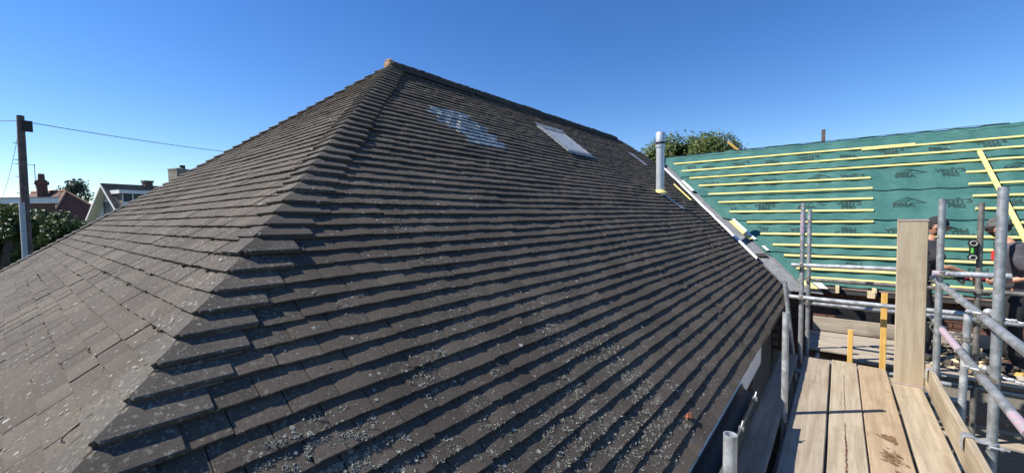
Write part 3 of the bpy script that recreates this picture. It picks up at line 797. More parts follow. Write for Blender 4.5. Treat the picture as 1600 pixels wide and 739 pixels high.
SERIF = {'V': [(0, 1), (1, 1)], 'N': [(.08, 0), (.92, 1)], 'T': [(.5, 0)], 'P': [(.12, 0)], 'R': [(.12, 0), (.95, 0)], 'E': []}
def stroke(mb, f, x0, y0, x1, y1, th):
    d = Vector((x1-x0, y1-y0)); l = d.length; d /= l; n = Vector((-d.y, d.x))*th/2; e = d*th*.4
    a, b = Vector((x0, y0))-e, Vector((x1, y1))+e
    mb.quad(f(a-n), f(b-n), f(b+n), f(a+n))
def text(mb, f, txt, x, y, w, h, gap, th, serif=True):
    for ch in txt:
        for (a, b, c, d) in GL[ch]:
            vert = abs(a-c) < .35 and ch not in 'A'
            stroke(mb, f, x+a*w, y+b*h, x+c*w, y+d*h, th*(1.25 if vert else .8))
        if serif:
            for (a, b) in SERIF.get(ch, []): stroke(mb, f, x+a*w-w*.2, y+b*h, x+a*w+w*.2, y+b*h, th*.7)
        x += w+gap
def printed(kind, x, s, rot=False):
    i = max(j for j in range(5) if s >= laps[j]); mb = MB()
    def f(p):
        px_, py_ = (-p.x, -p.y) if rot else (p.x, p.y)
        X, S = x+px_, s+py_; return PGs(X, S, hG(X, S)+.004*i+.0065+.0005)
    if kind in 'VW':
        text(mb, f, 'VENT3', -.19, .005, .062, .085, .014, .019)
        text(mb, f, 'PRO', -.105, -.115, .055, .085, .014, .018)
        if kind == 'W':
            for q in range(2): stroke(mb, f, -.02+q*.03, .12+.012*q, .05+q*.02, .12+.03*q, .008)
    else:
        text(mb, f, 'BBA', -.17, -.10, .085, .085, .012, .024, False)
        if kind == 'T':                          # striped roof-shaped mark over the letters
            for q in range(3):
                stroke(mb, f, -.15+.07*q, .02, .02+.03*q, .16-.02*q, .014)
                stroke(mb, f, .02+.03*q, .16-.02*q, .25, .02, .010)
            stroke(mb, f, -.16, .012, .27, .012, .010)
    part(mb, 'printed_mark', M['print'], strips[i])
for x in (-2.62, -1.22, .16, 1.52, 2.9): printed('B', x, 4.06)
for x in (-3.17, -1.93, -.56, .81, 2.17): printed('V', x, 4.04)
for x in (-1.79, -.38, 1.0, 2.36): printed('T', x, 3.24)
for x in (-2.47, -1.19, .2, 1.57): printed('W', x, 3.22)
for x in (-1.87, -.48, .93, 2.25): printed('T', x, 2.35)
for x in (-1.24, .14, 1.55): printed('W', x, 2.33)
for x in (-.63, .73, 2.05): printed('T', x, 1.56, True)
for x in (-1.22, .13, 1.5): printed('V', x, 1.56, True)
for x in (.2, 1.6): printed('V', x, .66, True)
# battens
def batten(x0, s0, x1, s1, name='batten', w_=.048, t_=.026, lift=.012, par=ext, mat=None):
    mb = MB(); n = 10; rows = []
    d = Vector((x1-x0, s1-s0)); d.normalize(); q = Vector((-d.y, d.x))*w_/2
    for i in range(n+1):
        f = i/n; x = x0+(x1-x0)*f; s = s0+(s1-s0)*f+.006*vn(x*.8, s0*9); n0 = .028+.003*vn(x, s0)
        rows.append([PGs(x-q.x, s-q.y, n0), PGs(x+q.x, s+q.y, n0), PGs(x+q.x, s+q.y, n0+t_), PGs(x-q.x, s-q.y, n0+t_)])
    vs = [p for g in rows for p in g]
    F = [(i*4+j, i*4+(j+1) % 4, (i+1)*4+(j+1) % 4, (i+1)*4+j) for i in range(n) for j in range(4)]+[(3, 2, 1, 0), tuple(n*4+j for j in range(4))]
    mb.add(vs, F); return part(mb, name, mat or M['batten'], par)
for b in ((-3.58, 4.26, 1.17, 4.22), (.35, 4.165, XMAX, 4.15), (-3.28, 3.88, XMAX, 3.82), (-3.01, 3.53, XMAX, 3.48), (-2.72, 3.18, .47, 3.13), (-2.43, 2.82, .49, 2.79), (-2.16, 2.49, .49, 2.47), (-1.88, 2.14, .49, 2.12),
          (-1.5, 1.79, .48, 1.80), (-1.22, 1.44, XMAX, 1.42), (-.98, 1.13, XMAX, 1.14), (-.78, .85, XMAX, .88), (-.57, .54, XMAX, .57), (1.75, 3.15, XMAX, 3.14), (1.74, 2.80, XMAX, 2.80), (1.75, 2.46, XMAX, 2.46), (1.74, 2.12, XMAX, 2.10), (2.01, 1.77, XMAX, 1.75), (-.42, .33, XMAX, .34)):
    batten(*b)
# structure under the membrane
mb = MB()
P = [PGs(xv(.1)+.3, .1, -.05), PGs(XMAX, .1, -.05), PGs(XMAX, 4.64, -.05), PGs(xv(4.64), 4.64, -.05)]
mb.quad(*P); B2 = Vector((0, 3.4, -2.7)); mb.quad(P[3], P[2], P[2]+B2, P[3]+B2)
part(mb, 'roof_deck', M['deck'], ext)
for x in RAFT:
    if x < -.35: continue
    mb = MB(); mb.box((x, 8.33+.30, -1.30+.05), (.047, .60, .10)); part(mb, 'rafter_end', M['timber_pale'], ext)
mb = MB(); mb.box((.41, 8.34, -1.285), (.09, .06, .10)); part(mb, 'timber_block', M['timber_pale'], ext)
mb = MB(); mb.quad(PGs(-.4, .28, -.012), PGs(XMAX, .28, -.012), PGs(XMAX, .18, -.03), PGs(-.4, .18, -.03)); part(mb, 'eaves_strip', M['pole'], ext)
mb = MB(); mb.box((1.75, 8.65+.12, (GZ-1.2)/2), (5.3, .2, -1.2-GZ)); ew = part(mb, 'wall', M['mortar_grey'], ext)
for r_ in range(17):
    z = -1.24-r_*.075
    for i in range(17):
        x = -.80+i*.225+(.1125 if r_ % 2 else 0)
        link('brick', BS, ew, Vector((x, 8.662+rnd.uniform(-.003, .003), z))-EL)
mb = MB(); mb.box((.50, 8.655, -1.68), (1.05, .03, .46)); f_ = part(mb, 'window', M['black'], ext)
mb = MB(); mb.box((.50, 8.636, -1.68), (.95, .008, .38)); part(mb, 'pane', M['black'], f_)
# valley liner
def valley():
    mb = MB(); n = 24; ks = np.linspace(-11.6, 31.5, n); P = []
    for k in ks:
        yv = YG+(k-KE)*DX; s = (k-KE)*GA; a = PA(k, yv-.17, .020); b = PA(k, yv-.03, -.02); c = PGs(xv(s)+.03, s, -.02); d = PGs(xv(s)+.22, s, -.014); e = PGs(xv(s)+.46, s, -.03)
        P += [a, b, c, d, e]
    mb.add(P, [(i*5+j, i*5+j+1, (i+1)*5+j+1, (i+1)*5+j) for i in range(n-1) for j in range(4)])
    v = part(mb, 'valley_liner', M['grp'], ext)
    mb = MB()
    for q in range(5):                          # moulded ribs along the lower half
        pts = []
        for k in np.linspace(-11.5, -3.6, 8):
            s = (k-KE)*GA; pts.append(PGs(xv(s)+.05+.06*q, s, -.012))
        mb.tube(pts, .007, 6)
    part(mb, 'rib', M['grp'], v)
    mb = MB(); P = []; ks = np.linspace(-4.2, 31.8, 40)
    for k in ks:
        yv = YG+(k-KE)*DX; wv = .018*vn(k*.45, 1.5)+.012*vn(k*1.3, 2.5)+(.05 if 21 < k < 24 else 0); ww = .055+.02*vn(k*.35, 8)
        h = .05+.015*vn(k*.6, 4)
        P += [PA(k, yv-.15+wv-ww*.7, .016), PA(k, yv-.15+wv-ww*.3, h), PA(k, yv-.15+wv+ww*.6, h+.004), PA(k, yv-.15+wv+ww, .016)]
    mb.add(P, [(i*4+j, i*4+j+1, (i+1)*4+j+1, (i+1)*4+j) for i in range(39) for j in range(3)])
    part(mb, 'valley_upstand', M['white'], v, smooth='auto')
    mb = MB()                                    # curl at the head of the strip
    pts = [PA(31.6, endA(31.6)-.16, .05), PA(32.6, endA(32.4)-.17, .09), PA(33.3, endA(32.4)-.06, .13), PA(33.0, endA(32.4)+.10, .15), PA(32.2, endA(32.2)+.28, .15)]
    P = []
    for p in pts: P += [p, p+Vector((.05, .02, .04))]
    mb.add(P, [(2*i, 2*i+1, 2*i+3, 2*i+2) for i in range(4)]); part(mb, 'strip_curl', M['white'], v, smooth=True)
    def strip(name, mat, k0, k1, off0, off1, n0, n1):
        mb = MB(); P = []
        for k in np.linspace(k0, k1, 8):
            s = (k-KE)*GA; P += [PGs(xv(s)+off0, s, n0), PGs(xv(s)+off0, s, n0+.02), PGs(xv(s)+off1, s, n1+.02), PGs(xv(s)+off1, s, n1)]
        mb.add(P, [(i*4+j, i*4+(j+1) % 4, (i+1)*4+(j+1) % 4, (i+1)*4+j) for i in range(7) for j in range(4)]+[(0, 1, 2, 3), (31, 30, 29, 28)])
        return part(mb, name, mat, v)
    strip('timber_fillet', M['batten'], .6, 6.2, .17, .25, .035, .05)
    strip('white_trim', M['white'], .4, 6.6, .255, .30, .055, .06)
    strip('white_trim', M['white'], -2.6, -1.4, .27, .31, .05, .055)
    strip('white_trim', M['white'], 17.5, 22.0, .05, .11, .05, .06)
    strip('timber_fillet', M['batten'], -11.2, -9.3, .28, .42, .03, .03)
    strip('white_trim', M['white'], -11.0, -9.8, .45, .56, .03, .03)
    strip('joint_patch', M['black'], -3.9, -3.1, .0, .20, -.0, .016)
valley()
# small timber standing behind the ridge
mb = MB(); mb.box((-.33, 12.35, 1.62), (.075, .05, .70)); part(mb, 'ridge_post', M['pole'], ext)
# loose stick lying on the tiles beside the valley
mb = MB(); a = PA(20.3, 10.02, .03); b = PA(13.9, 9.62, .03); d = (b-a).normalized(); s_ = d.cross(NA)*.02
mb.add([a-s_, a+s_, a+s_+NA*.022, a-s_+NA*.022, b-s_, b+s_, b+s_+NA*.022, b-s_+NA*.022], [(3, 2, 1, 0), (4, 5, 6, 7), (0, 1, 5, 4), (1, 2, 6, 5), (2, 3, 7, 6), (3, 0, 4, 7)])
tag(mb.build('batten_offcut', M['batten']), 'short pale batten offcut lying on the brown tiles between flue and valley', 'batten')
# batten laid slantwise over the fixed battens at right
def slant():
    a = PGs(1.97, 3.72, .075); b = PGs(2.17, .75, .075); d = (b-a).normalized(); q = d.cross(NG)*.03; t_ = NG*.026
    mb = MB(); mb.add([a-q, a+q, a+q+t_, a-q+t_, b-q, b+q, b+q+t_, b-q+t_], [(3, 2, 1, 0), (4, 5, 6, 7), (0, 1, 5, 4), (1, 2, 6, 5), (2, 3, 7, 6), (3, 0, 4, 7)])
    tag(mb.build('loose_batten', M['batten'], weld=True), 'long yellow batten laid slantwise across the fixed battens at the right edge', 'batten')
slant()
a = Vector((-2.22, 12.0, 1.72)); mb = MB(); mb.tube([(-2.06, 12.12, 1.62), (-2.34, 12.1, 1.90)], .035, 4)
tag(mb.build('leaning_stick', M['timber']), 'short pale stick poking up over the green ridge in front of the tree', 'stick')

# ------------------------------------------------------------------ scaffolds
TR = .0262
BZ = -1.81
near = thing('scaffold', (.2, 4.5, GZ), 'galvanised tube scaffold framing the boarded walkway along the tiled eaves', 'scaffold')
far = thing('scaffold', (.5, 7.0, GZ), 'galvanised tube scaffold further back where the two workers stand, in front of the brick wall', 'scaffold')
def tube(name, p, q, sc_, mat='galv', r=TR):
    mb = MB(); mb.pipe(p, q, r, 22); return part(mb, name, M[mat], sc_, smooth='auto')
def paint(p, q, f0, f1, parent, mat, r=TR):
    p, q = Vector(p), Vector(q); mb = MB(); mb.tube([p+(q-p)*f0, p+(q-p)*f1], r+.0012, 22, cap=False); part(mb, 'paint_mark', M[mat], parent, smooth='auto')
def coupler(c, d1, d2, sc_, s=1):
    """band-and-plate coupler joining a tube along d1 with one along d2, with bolts and nuts"""
    c = Vector(c); d1 = Vector(d1).normalized(); d2 = Vector(d2).normalized(); n = d1.cross(d2).normalized()
    mb = MB()
    for d, o in ((d1, -1), (d2, 1)):
        cc = c+n*o*TR*1.02
        a = d.orthogonal().normalized(); b = d.cross(a); P = []
        nn_ = 16
        for ring, (t, rr_) in enumerate(((-.022, TR+.001), (-.022, TR+.007), (.022, TR+.007), (.022, TR+.001))):
            for k in range(nn_):
                th = 2*math.pi*k/nn_; P.append(cc+d*t*s+(a*math.cos(th)+b*math.sin(th))*rr_)
        mb.add(P, [(i*nn_+k, i*nn_+(k+1) % nn_, ((i+1) % 4)*nn_+(k+1) % nn_, ((i+1) % 4)*nn_+k) for i in range(4) for k in range(nn_)])
        e = (d2 if o == -1 else d1)
        p0 = cc+e*(TR+.012)-n*.03*o*0
        mb.tube([p0-n*.05, p0+n*.045], .006, 6); mb.tube([p0+n*.02, p0+n*.036], .012, 6)
        mb.box(p0, (.028, .028, .028)); mb.box(cc-e*(TR+.008), (.026, .03, .03))
    part(mb, 'coupler', M['galv_dark'], sc_, smooth='auto')
X, Y, Z = (1, 0, 0), (0, 1, 0), (0, 0, 1)
st = tube('standard', (-.355, 6.318, GZ), (-.355, 6.318, .121), near); paint((-.355, 6.318, GZ), (-.355, 6.318, .121), .905, .965, st, 'violet'); st['label'] = 'upright with a faded violet paint mark'
tube('standard', (.755, 5.546, GZ), (.757, 5.546, .109), near)
tube('standard', (.831, 4.095, GZ), (.833, 4.09, .149), near, 'galv')
tube('standard', (-.351, 4.329, GZ), (-.353, 4.329, -.887), near, 'galv_bright')
tube('standard', (-.333, 1.837, GZ), (-.333, 1.837, -.909), near, 'galv_bright')
tube('standard', (.89, 5.2, -.90), (.83, 5.18, GZ), near, 'galv_bright')
o = tube('brace', (-.544, 6.42, -.90), (-.30, 6.46, -3.2), near); o['label'] = 'short leaning tube by the eaves'
GRX = .776
o = tube('guard_rail', (GRX, 6.05, -.70), (GRX, .9, -.775), near)
o = tube('guard_rail', (GRX, 6.0, -1.11), (GRX, .9, -1.165), near); paint((GRX, 6.0, -1.11), (GRX, .9, -1.165), .11, .25, o, 'pink'); paint((GRX, 6.0, -1.11), (GRX, .9, -1.165), .50, .55, o, 'pink'); o['label'] = 'lower guard rail with pink paint marks'
o = tube('cross_rail', (.70, 5.491, -.592), (1.185, 5.491, -.584), near, 'galv_bright'); paint((.70, 5.491, -.592), (1.185, 5.491, -.584), 0, .13, o, 'pink'); o['label'] = 'short cross rail with a pink painted end'
tube('cross_rail', (-.462, 6.263, -.664), (.72, 6.263, -.648), near, 'galv_bright')
tube('cross_rail', (-.482, 6.263, -1.070), (1.05, 6.263, -1.086), near, 'galv_bright')
for y in (1.0, 2.6, 4.36, 5.9): tube('transom', (-.62, y, BZ-.095), (1.0, y, BZ-.095), near)
tube('transom', (-.6, 6.50, BZ-.10), (1.0, 6.46, BZ-.11), near)
tube('ledger', (-.325, .5, BZ-.15), (-.325, 6.6, BZ-.15), near); tube('ledger', (.86, .5, BZ-.15), (.86, 6.6, BZ-.15), near)
coupler((-.355, 6.291, -.664), Z, X, near); coupler((-.355, 6.291, -1.07), Z, X, near)
coupler((.804, 4.10, -.742), Y, Z, near, 1.0); coupler((.804, 4.10, -1.132), Y, Z, near, 1.0)
coupler((.765, 5.52, -.59), X, Z, near); coupler((.765, 5.57, -.715), Y, Z, near); coupler((.765, 5.57, -1.12), Y, Z, near)
coupler((.86, 5.2, -1.12), Y, Z, near); coupler((-.34, 4.36, BZ-.095), Z, X, near)
# long swivel bolts with wing nuts on the guard-rail couplers
for z in (-.735, -1.125):
    mb = MB(); mb.tube([(.70, 4.16, z+.035), (.80, 4.12, z+.03), (.96, 4.05, z+.0)], .0075, 8)
    for c in ((.715, 4.155, z+.035), (.90, 4.075, z+.012), (.945, 4.055, z+.002)): mb.tube([Vector(c)-Vector((.012, -.004, 0)), Vector(c)+Vector((.012, -.004, 0))], .014, 6)
    mb.ball((.80, 4.12, z+.045), (.03, .02, .03), 8, 6); part(mb, 'coupler_bolt', M['galv'], near, smooth='auto')
# far scaffold
FY = 6.98; q = FY/7.862
tube('standard', (-.316, FY, GZ), (-.316, FY, .035), far)
tube('standard', (1.263, FY, GZ), (1.263, FY-.01, .082), far, 'galv_dark')
tube('standard', (3.0, FY, GZ), (3.0, FY, .05), far)
for z0, z1, mt in ((-.925, -.925, 'galv_dark'), (-1.255, -1.265, 'galv')):
    tube('cross_rail', (-.26, FY-.052, z0), (3.3, FY-.052, z1), far, mt)
tube('ledger', (-.3, FY-.052, -2.03), (3.3, FY-.052, -2.05), far)
for x in (-.2, .7, 1.7, 2.7): tube('transom', (x, 6.75, -1.985), (x, 8.5, -1.985), far)
for x in (-.316, 1.263):
    for z in (-.925, -1.26): coupler((x, FY-.026, z), Z, X, far)
    coupler((x, FY-.026, -2.04), Z, X, far)
# ---- boards
def board(name, c, size, mat, label, cat='scaffold board', rot=(0, 0, 0), group=None, warp=.004, seed=0, axis=1):
    n = 24; mb = MB(); L_ = size[axis]; oth = [i for i in range(3) if i != axis]; r0 = .006
    a, b = size[oth[0]]/2, size[oth[1]]/2
    prof = [(-a+r0, -b), (a-r0, -b), (a, -b+r0), (a, b-r0), (a-r0, b), (-a+r0, b), (-a, b-r0), (-a, -b+r0)]
    P = []
    for i in range(n+1):
        f = i/n; t = -L_/2+L_*f
        for j, (u, v) in enumerate(prof):
            p = [0, 0, 0]; p[axis] = t+(.004*vn(u*30, seed, f > .5) if i in (0, n) else 0)
            p[oth[0]] = u+.0025*vn(t*1.5, seed+j*.1); p[oth[1]] = v+warp*vn(t*.6, seed+3)+.0012*vn(t*6, seed+j)
            P.append(p)
    m_ = len(prof); F = [(i*m_+j, i*m_+(j+1) % m_, (i+1)*m_+(j+1) % m_, (i+1)*m_+j) for i in range(n) for j in range(m_)]
    F += [tuple(reversed(range(m_))), tuple(n*m_+j for j in range(m_))]
    mb.add(P, F); o = mb.build(name, M[mat], None, weld=True, smooth='auto', loc=c, rot=rot)
    return tag(o, label, cat, group)
bz = BZ-.019
GB = 'boards of the walkway along the eaves'
def wboard(x0, x1, y1, mat, label, seed, z=bz, y0=.3):
    return board('scaffold_board', ((x0+x1)/2, (y0+y1)/2, z), (x1-x0, y1-y0, .038), mat, label, group=GB, seed=seed)
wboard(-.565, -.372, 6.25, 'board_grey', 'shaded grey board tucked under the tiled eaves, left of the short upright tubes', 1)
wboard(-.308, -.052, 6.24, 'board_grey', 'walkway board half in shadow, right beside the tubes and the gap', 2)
b2 = wboard(-.034, .198, 6.30, 'board', 'grey walkway board with a long reddish split down its middle', 3)
b3 = wboard(.208, .455, 6.27, 'board_brown', 'warm brown walkway board with dark splashed stains', 4, z=bz-.003)
wboard(.475, .700, 5.98, 'board', 'pale walkway board on which the upright plank stands', 5)
# splintered split along the middle of one board
mb = MB(); rr = random.Random(5)
for i in range(150):
    y = 2.4+3.7*i/150; x = .075+.004*vn(y*3, 1)+rr.uniform(-.004, .004)
    if vn(y*2.3, 8) < -.25: continue
    wd = rr.uniform(.0012, .0035)*(2.0 if y < 4.2 else 1); mb.quad((x-wd, y, BZ+.0026), (x+wd, y+rr.uniform(-.01, .01), BZ+.0026), (x+wd*.6, y+.028, BZ+.0026), (x-wd*.7, y+.03, BZ+.0026))
mb.v = [(x-b2.location.x, y-b2.location.y, z-b2.location.z) for x, y, z in mb.v]
tag(mb.build('split', mat_plain('red_brown_splinter', (.13, .055, .035), .9, var=.3, scale=30), b2), kind='stuff')
mb = MB(); rr = random.Random(15)
for (cx, cy, sx, sy, n) in ((.345, 4.34, .035, .05, 60), (.335, 4.02, .045, .09, 110), (.36, 3.78, .02, .05, 25)):
    for i in range(n):
        x, y = rr.gauss(cx, sx*.55), rr.gauss(cy, sy*.55); q = rr.uniform(.002, .009); ang = rr.uniform(.4, 1.2); P = []
        for k in range(6):
            a = 6.283*k/6; u, v = q*math.cos(a)*(1+.4*rr.random()), q*2.2*math.sin(a)*(1+.4*rr.random()); P.append((x+u*math.cos(ang)-v*math.sin(ang)-b3.location.x, y+u*math.sin(ang)+v*math.cos(ang)-b3.location.y, .0222+.0001*(i % 9)))
        if abs(P[0][0]) < .115: mb.add(P, [tuple(range(6))])
tag(mb.build('stain', mat_plain('dark_splash', (.19, .11, .055), .7, var=.3, scale=30), b3), kind='stuff')
board('upright_plank', (.592, 5.80, BZ+.862), (.228, .040, 1.724), 'board_up', 'tall pale plank standing upright on the end of the walkway', 'plank', axis=2, seed=9, rot=(R(.5), R(-.3), 0))
mb = MB(); mb.box((0, -.003, -.848), (.2315, .042, .010)); o = [x for x in bpy.data.objects if x.name.startswith('upright_plank')][0]; mb.build('painted_end', M['pink'], o)
mb = MB(); mb.box((0, -.003, .852), (.231, .042, .012)); mb.build('painted_end', mat_plain('faded_pink_end', (.45, .33, .30), .8), o)
tb = board('toe_board', (.722, 3.4, BZ+.14), (.042, 4.9, .238), 'board', 'toe board set on edge along the outer side of the walkway under a steel clip', 'toe board', seed=11, rot=(0, 0, R(-.3)))
# steel clips holding the toe board to the uprights
def clip(y, xs, ztop):
    mb = MB(); w_ = .075; prof = [(.690, ztop-.10), (.690, ztop-.03), (.694, ztop-.004), (.705, ztop+.006), (.735, ztop+.007), (.752, ztop), (.764, ztop-.014), (.785, ztop-.018), (xs-.03, ztop-.018)]
    P = []
    for x, z in prof:
        for s in (-1, 1): P.append((x, y+s*w_/2, z))
    P2 = [(x+.004, yy, z-.004) for x, yy, z in P]; n = len(prof); F = [(2*i, 2*i+1, 2*i+3, 2*i+2) for i in range(n-1)]; o_ = len(P)
    F += [(o_+2*i+2, o_+2*i+3, o_+2*i+1, o_+2*i) for i in range(n-1)]+[(2*i, 2*i+2, o_+2*i+2, o_+2*i) for i in range(n-1)]+[(o_+2*i+1, o_+2*i+3, 2*i+3, 2*i+1) for i in range(n-1)]
    mb.add(P+P2, F)
    nn_ = 16
    P = []
    for ring, (t, r_) in enumerate(((-.022, TR+.001), (-.022, TR+.008), (.022, TR+.008), (.022, TR+.001))):
        for k in range(nn_): P.append((xs+math.cos(2*math.pi*k/nn_)*r_, y+math.sin(2*math.pi*k/nn_)*r_, ztop-.03+t))
    mb.add(P, [(i*nn_+k, i*nn_+(k+1) % nn_, ((i+1) % 4)*nn_+(k+1) % nn_, ((i+1) % 4)*nn_+k) for i in range(4) for k in range(nn_)])
    mb.tube([(xs-.02, y-.045, ztop-.03), (xs+.07, y-.045, ztop-.03)], .007, 6); mb.tube([(xs+.03, y-.045, ztop-.03), (xs+.045, y-.045, ztop-.03)], .013, 6)
    part(mb, 'board_clip', M['galv_bright'], near, smooth='auto')
clip(4.09, .832, BZ+.262); clip(5.60, .757, BZ+.262)
GF = 'boards of the far platform'
fz = -1.925
for i, (y, lab, mat) in enumerate(((6.90+.03, 'front board of the far platform, nearest the walkway end', 'board_x'), (7.19, 'second board from the front of the far platform', 'board_x'), (7.45, 'middle board of the far platform under the workers', 'board_x'), (7.72, 'board of the far platform second from the brick wall', 'board_x'), (7.99, 'rear flat board of the far platform, next to the brick wall', 'board_x'))):
    x0 = -.33+(.5 if i == 0 else 0); x1 = 3.2
    board('scaffold_board', ((x0+x1)/2, y, fz+.002*i), (x1-x0, .235, .038), mat, lab, group=GF, seed=20+i, axis=0)
board('scaffold_board', (1.25, 8.22, -1.80), (3.1, .038, .22), 'board_x', 'board set on edge at the back of the far platform against the brickwork', group=GF, seed=31, axis=0)
for i, (y, lab) in enumerate(((7.25, 'low sunlit board beneath the far platform, the nearer one'), (7.75, 'low sunlit board beneath the far platform, the further one'))):
    board('low_board', (2.1, y, -2.75), (2.2, .24, .04), 'board_x', lab, 'board', seed=40+i, axis=0, group='low boards at the right edge')
# two upright studs between walkway and far platform
for nm, x, z0, z1, wd, lab in (('timber_stud', .137, -2.3, -1.445, .05, 'short yellow timber stud standing at the end of the walkway'), ('timber_stud', .435, -2.3, -.955, .056, 'taller yellow timber stud standing behind the end of the brown board')):
    mb = MB(); mb.box((0, 0, (z1-z0)/2), (wd, .045, z1-z0)); tag(mb.build(nm, M['timber'], loc=(x, 6.44, z0), bevel=.003), lab, 'timber', 'yellow timber studs')
# offcuts and rubble on the far platform
def rubble():
    rr = random.Random(17)
    def chunk(mb, x, y, z, sz, rot):
        mm = Matrix.Rotation(rot, 3, 'Z') @ Matrix.Rotation(rr.uniform(-.5, .5), 3, 'X') @ Matrix.Rotation(rr.uniform(-.4, .4), 3, 'Y')
        n = len(mb.v); mb.box((x, y, z), sz, mm); mb.v[n:] = [(a+rr.uniform(-.01, .01), b+rr.uniform(-.01, .01), c+rr.uniform(-.004, .004)) for a, b, c in mb.v[n:]]
    for nm, mt, lab, n in (('tile_rubble', 'tile', 'heap of small dark broken tile pieces on the far platform behind the guard rails', 170), ('wood_scraps', 'timber_pale', 'small pale wood scraps scattered through the tile rubble on the far platform', 45)):
        mb = MB()
        for i in range(n):
            x, y = rr.uniform(1.35, 3.0), rr.uniform(6.88, 8.05)
            if rr.random() < .2: x = rr.uniform(.9, 1.4)
            chunk(mb, x, y, fz+.03+rr.uniform(0, .07), (rr.uniform(.04, .13), rr.uniform(.03, .08), rr.uniform(.012, .035)), rr.uniform(0, 3.1))
        tag(mb.build(nm, M[mt]), lab, 'rubble', kind='stuff')
    for i, (nm, mt, x, y, sz, rot, lab) in enumerate((('wood_offcut', 'timber', 1.22, 6.92, (.11, .07, .05), .3, 'yellow block of wood at the front of the far platform beside the leaning bright tube'), ('wood_offcut', 'timber', 1.62, 7.02, (.10, .06, .05), .9, 'yellow wood offcut lying in front of the rubble, right of the thickest upright tube'),
            ('wood_offcut', 'board_x', 1.95, 6.95, (.75, .09, .03), .05, 'long grey plank offcut along the front of the rubble'), ('brick_piece', 'brick', 1.66, 7.5, (.2, .1, .065), .5, 'red brick lying in the tile rubble'),
            ('roof_tile', 'tile', 1.50, 7.3, (.26, .165, .014), 1.1, 'whole dark tile leaning on the rubble heap'), ('stone_block', 'timber_pale', 1.33, 7.75, (.22, .14, .12), .2, 'pale block standing behind the thin upright of the far scaffold'))):
        mb = MB(); mb.box((0, 0, 0), sz); o = mb.build(nm, M[mt], loc=(x, y, fz+.055+sz[2]/2), rot=(rr.uniform(-.3, .3), rr.uniform(-.2, .2), rot), bevel=.004); tag(o, lab, 'offcut' if 'wood' in nm else 'debris')
rubble()

# ------------------------------------------------------------------ people
def skin_mesh(name, verts, edges, radii, mat, root=0, sub=2, parent=None, extra=None):
    me = bpy.data.meshes.new(name); me.from_pydata(verts, edges, []); o = bpy.data.objects.new(name, me); col.objects.link(o)
    sm = o.modifiers.new('skin', 'SKIN'); sm.use_smooth_shade = True
    for i, r in enumerate(radii):
        sv = me.skin_vertices[0].data[i]; sv.radius = r if isinstance(r, tuple) else (r, r); sv.use_root = (i == root)
    ss = o.modifiers.new('sub', 'SUBSURF'); ss.levels = sub; ss.render_levels = sub
    dg = bpy.context.evaluated_depsgraph_get(); dg.update()
    m2 = bpy.data.meshes.new_from_object(o.evaluated_get(dg)); bpy.data.objects.remove(o)
    if extra:
        bm = bmesh.new(); bm.from_mesh(m2)
        for (vs, fs) in extra:
            bv = [bm.verts.new(v) for v in vs]
            for f in fs:
                try: bm.faces.new([bv[i] for i in f])
                except ValueError: pass
        bm.to_mesh(m2); bm.free()
    m2.polygons.foreach_set('use_smooth', [True]*len(m2.polygons)); m2.materials.clear(); m2.materials.append(mat)
    m2.name = name; return link(name, m2, parent)
def head_shape(c, fwd, up, h=.235):
    """head with brow, nose, lips, chin and ears; returns vertices and faces"""
    fwd = Vector(fwd).normalized(); up = Vector(up); up = (up-fwd*up.dot(fwd)).normalized(); side = up.cross(fwd)
    nu, nv = 32, 26; P = []; F = []
    for j in range(nv+1):
        ph = math.pi*j/nv; zc = math.cos(ph)
        for i in range(nu):
            th = 2*math.pi*i/nu; cx, cy = math.cos(th), math.sin(th); rs = math.sin(ph)
            x = cx*rs*.098; y = cy*rs*.077; z = zc*.12
            f = max(0, cx)**3
            if z < 0: y *= 1-.30*(-z/.12)**1.5; x *= 1-.10*(-z/.12) if cx > 0 else 1-.45*(-z/.12)
            g = lambda z0, w0, y0, wy: math.exp(-((z-z0)/w0)**2-((y-y0)/wy)**2)*(1 if cx > 0 else 0)
            x += .026*g(-.022, .018, 0, .013)+.014*g(.004, .022, 0, .010)+.007*g(.026, .010, 0, .045)
            x -= .010*g(.010, .012, .030, .016)+.010*g(.010, .012, -.030, .016)
            x += .008*g(-.055, .007, 0, .022)+.008*g(-.066, .007, 0, .02)-.004*g(-.0605, .003, 0, .022)+.012*g(-.098, .016, 0, .022)
            P.append(Vector(c)+fwd*x+side*y+up*z)
    for j in range(nv):
        for i in range(nu): F.append((j*nu+i, (j+1)*nu+i, (j+1)*nu+(i+1) % nu, j*nu+(i+1) % nu))
    ears = []
    for s in (-1, 1):
        mb = MB(); mm = Matrix((fwd, side, up)).transposed()
        mb.ball(Vector(c)+side*s*.077-fwd*.004-up*.004, (.017, .008, .030), 10, 8, mm); ears.append((mb.v, mb.f))
    return [(P, F)]+ears, (fwd, side, up)
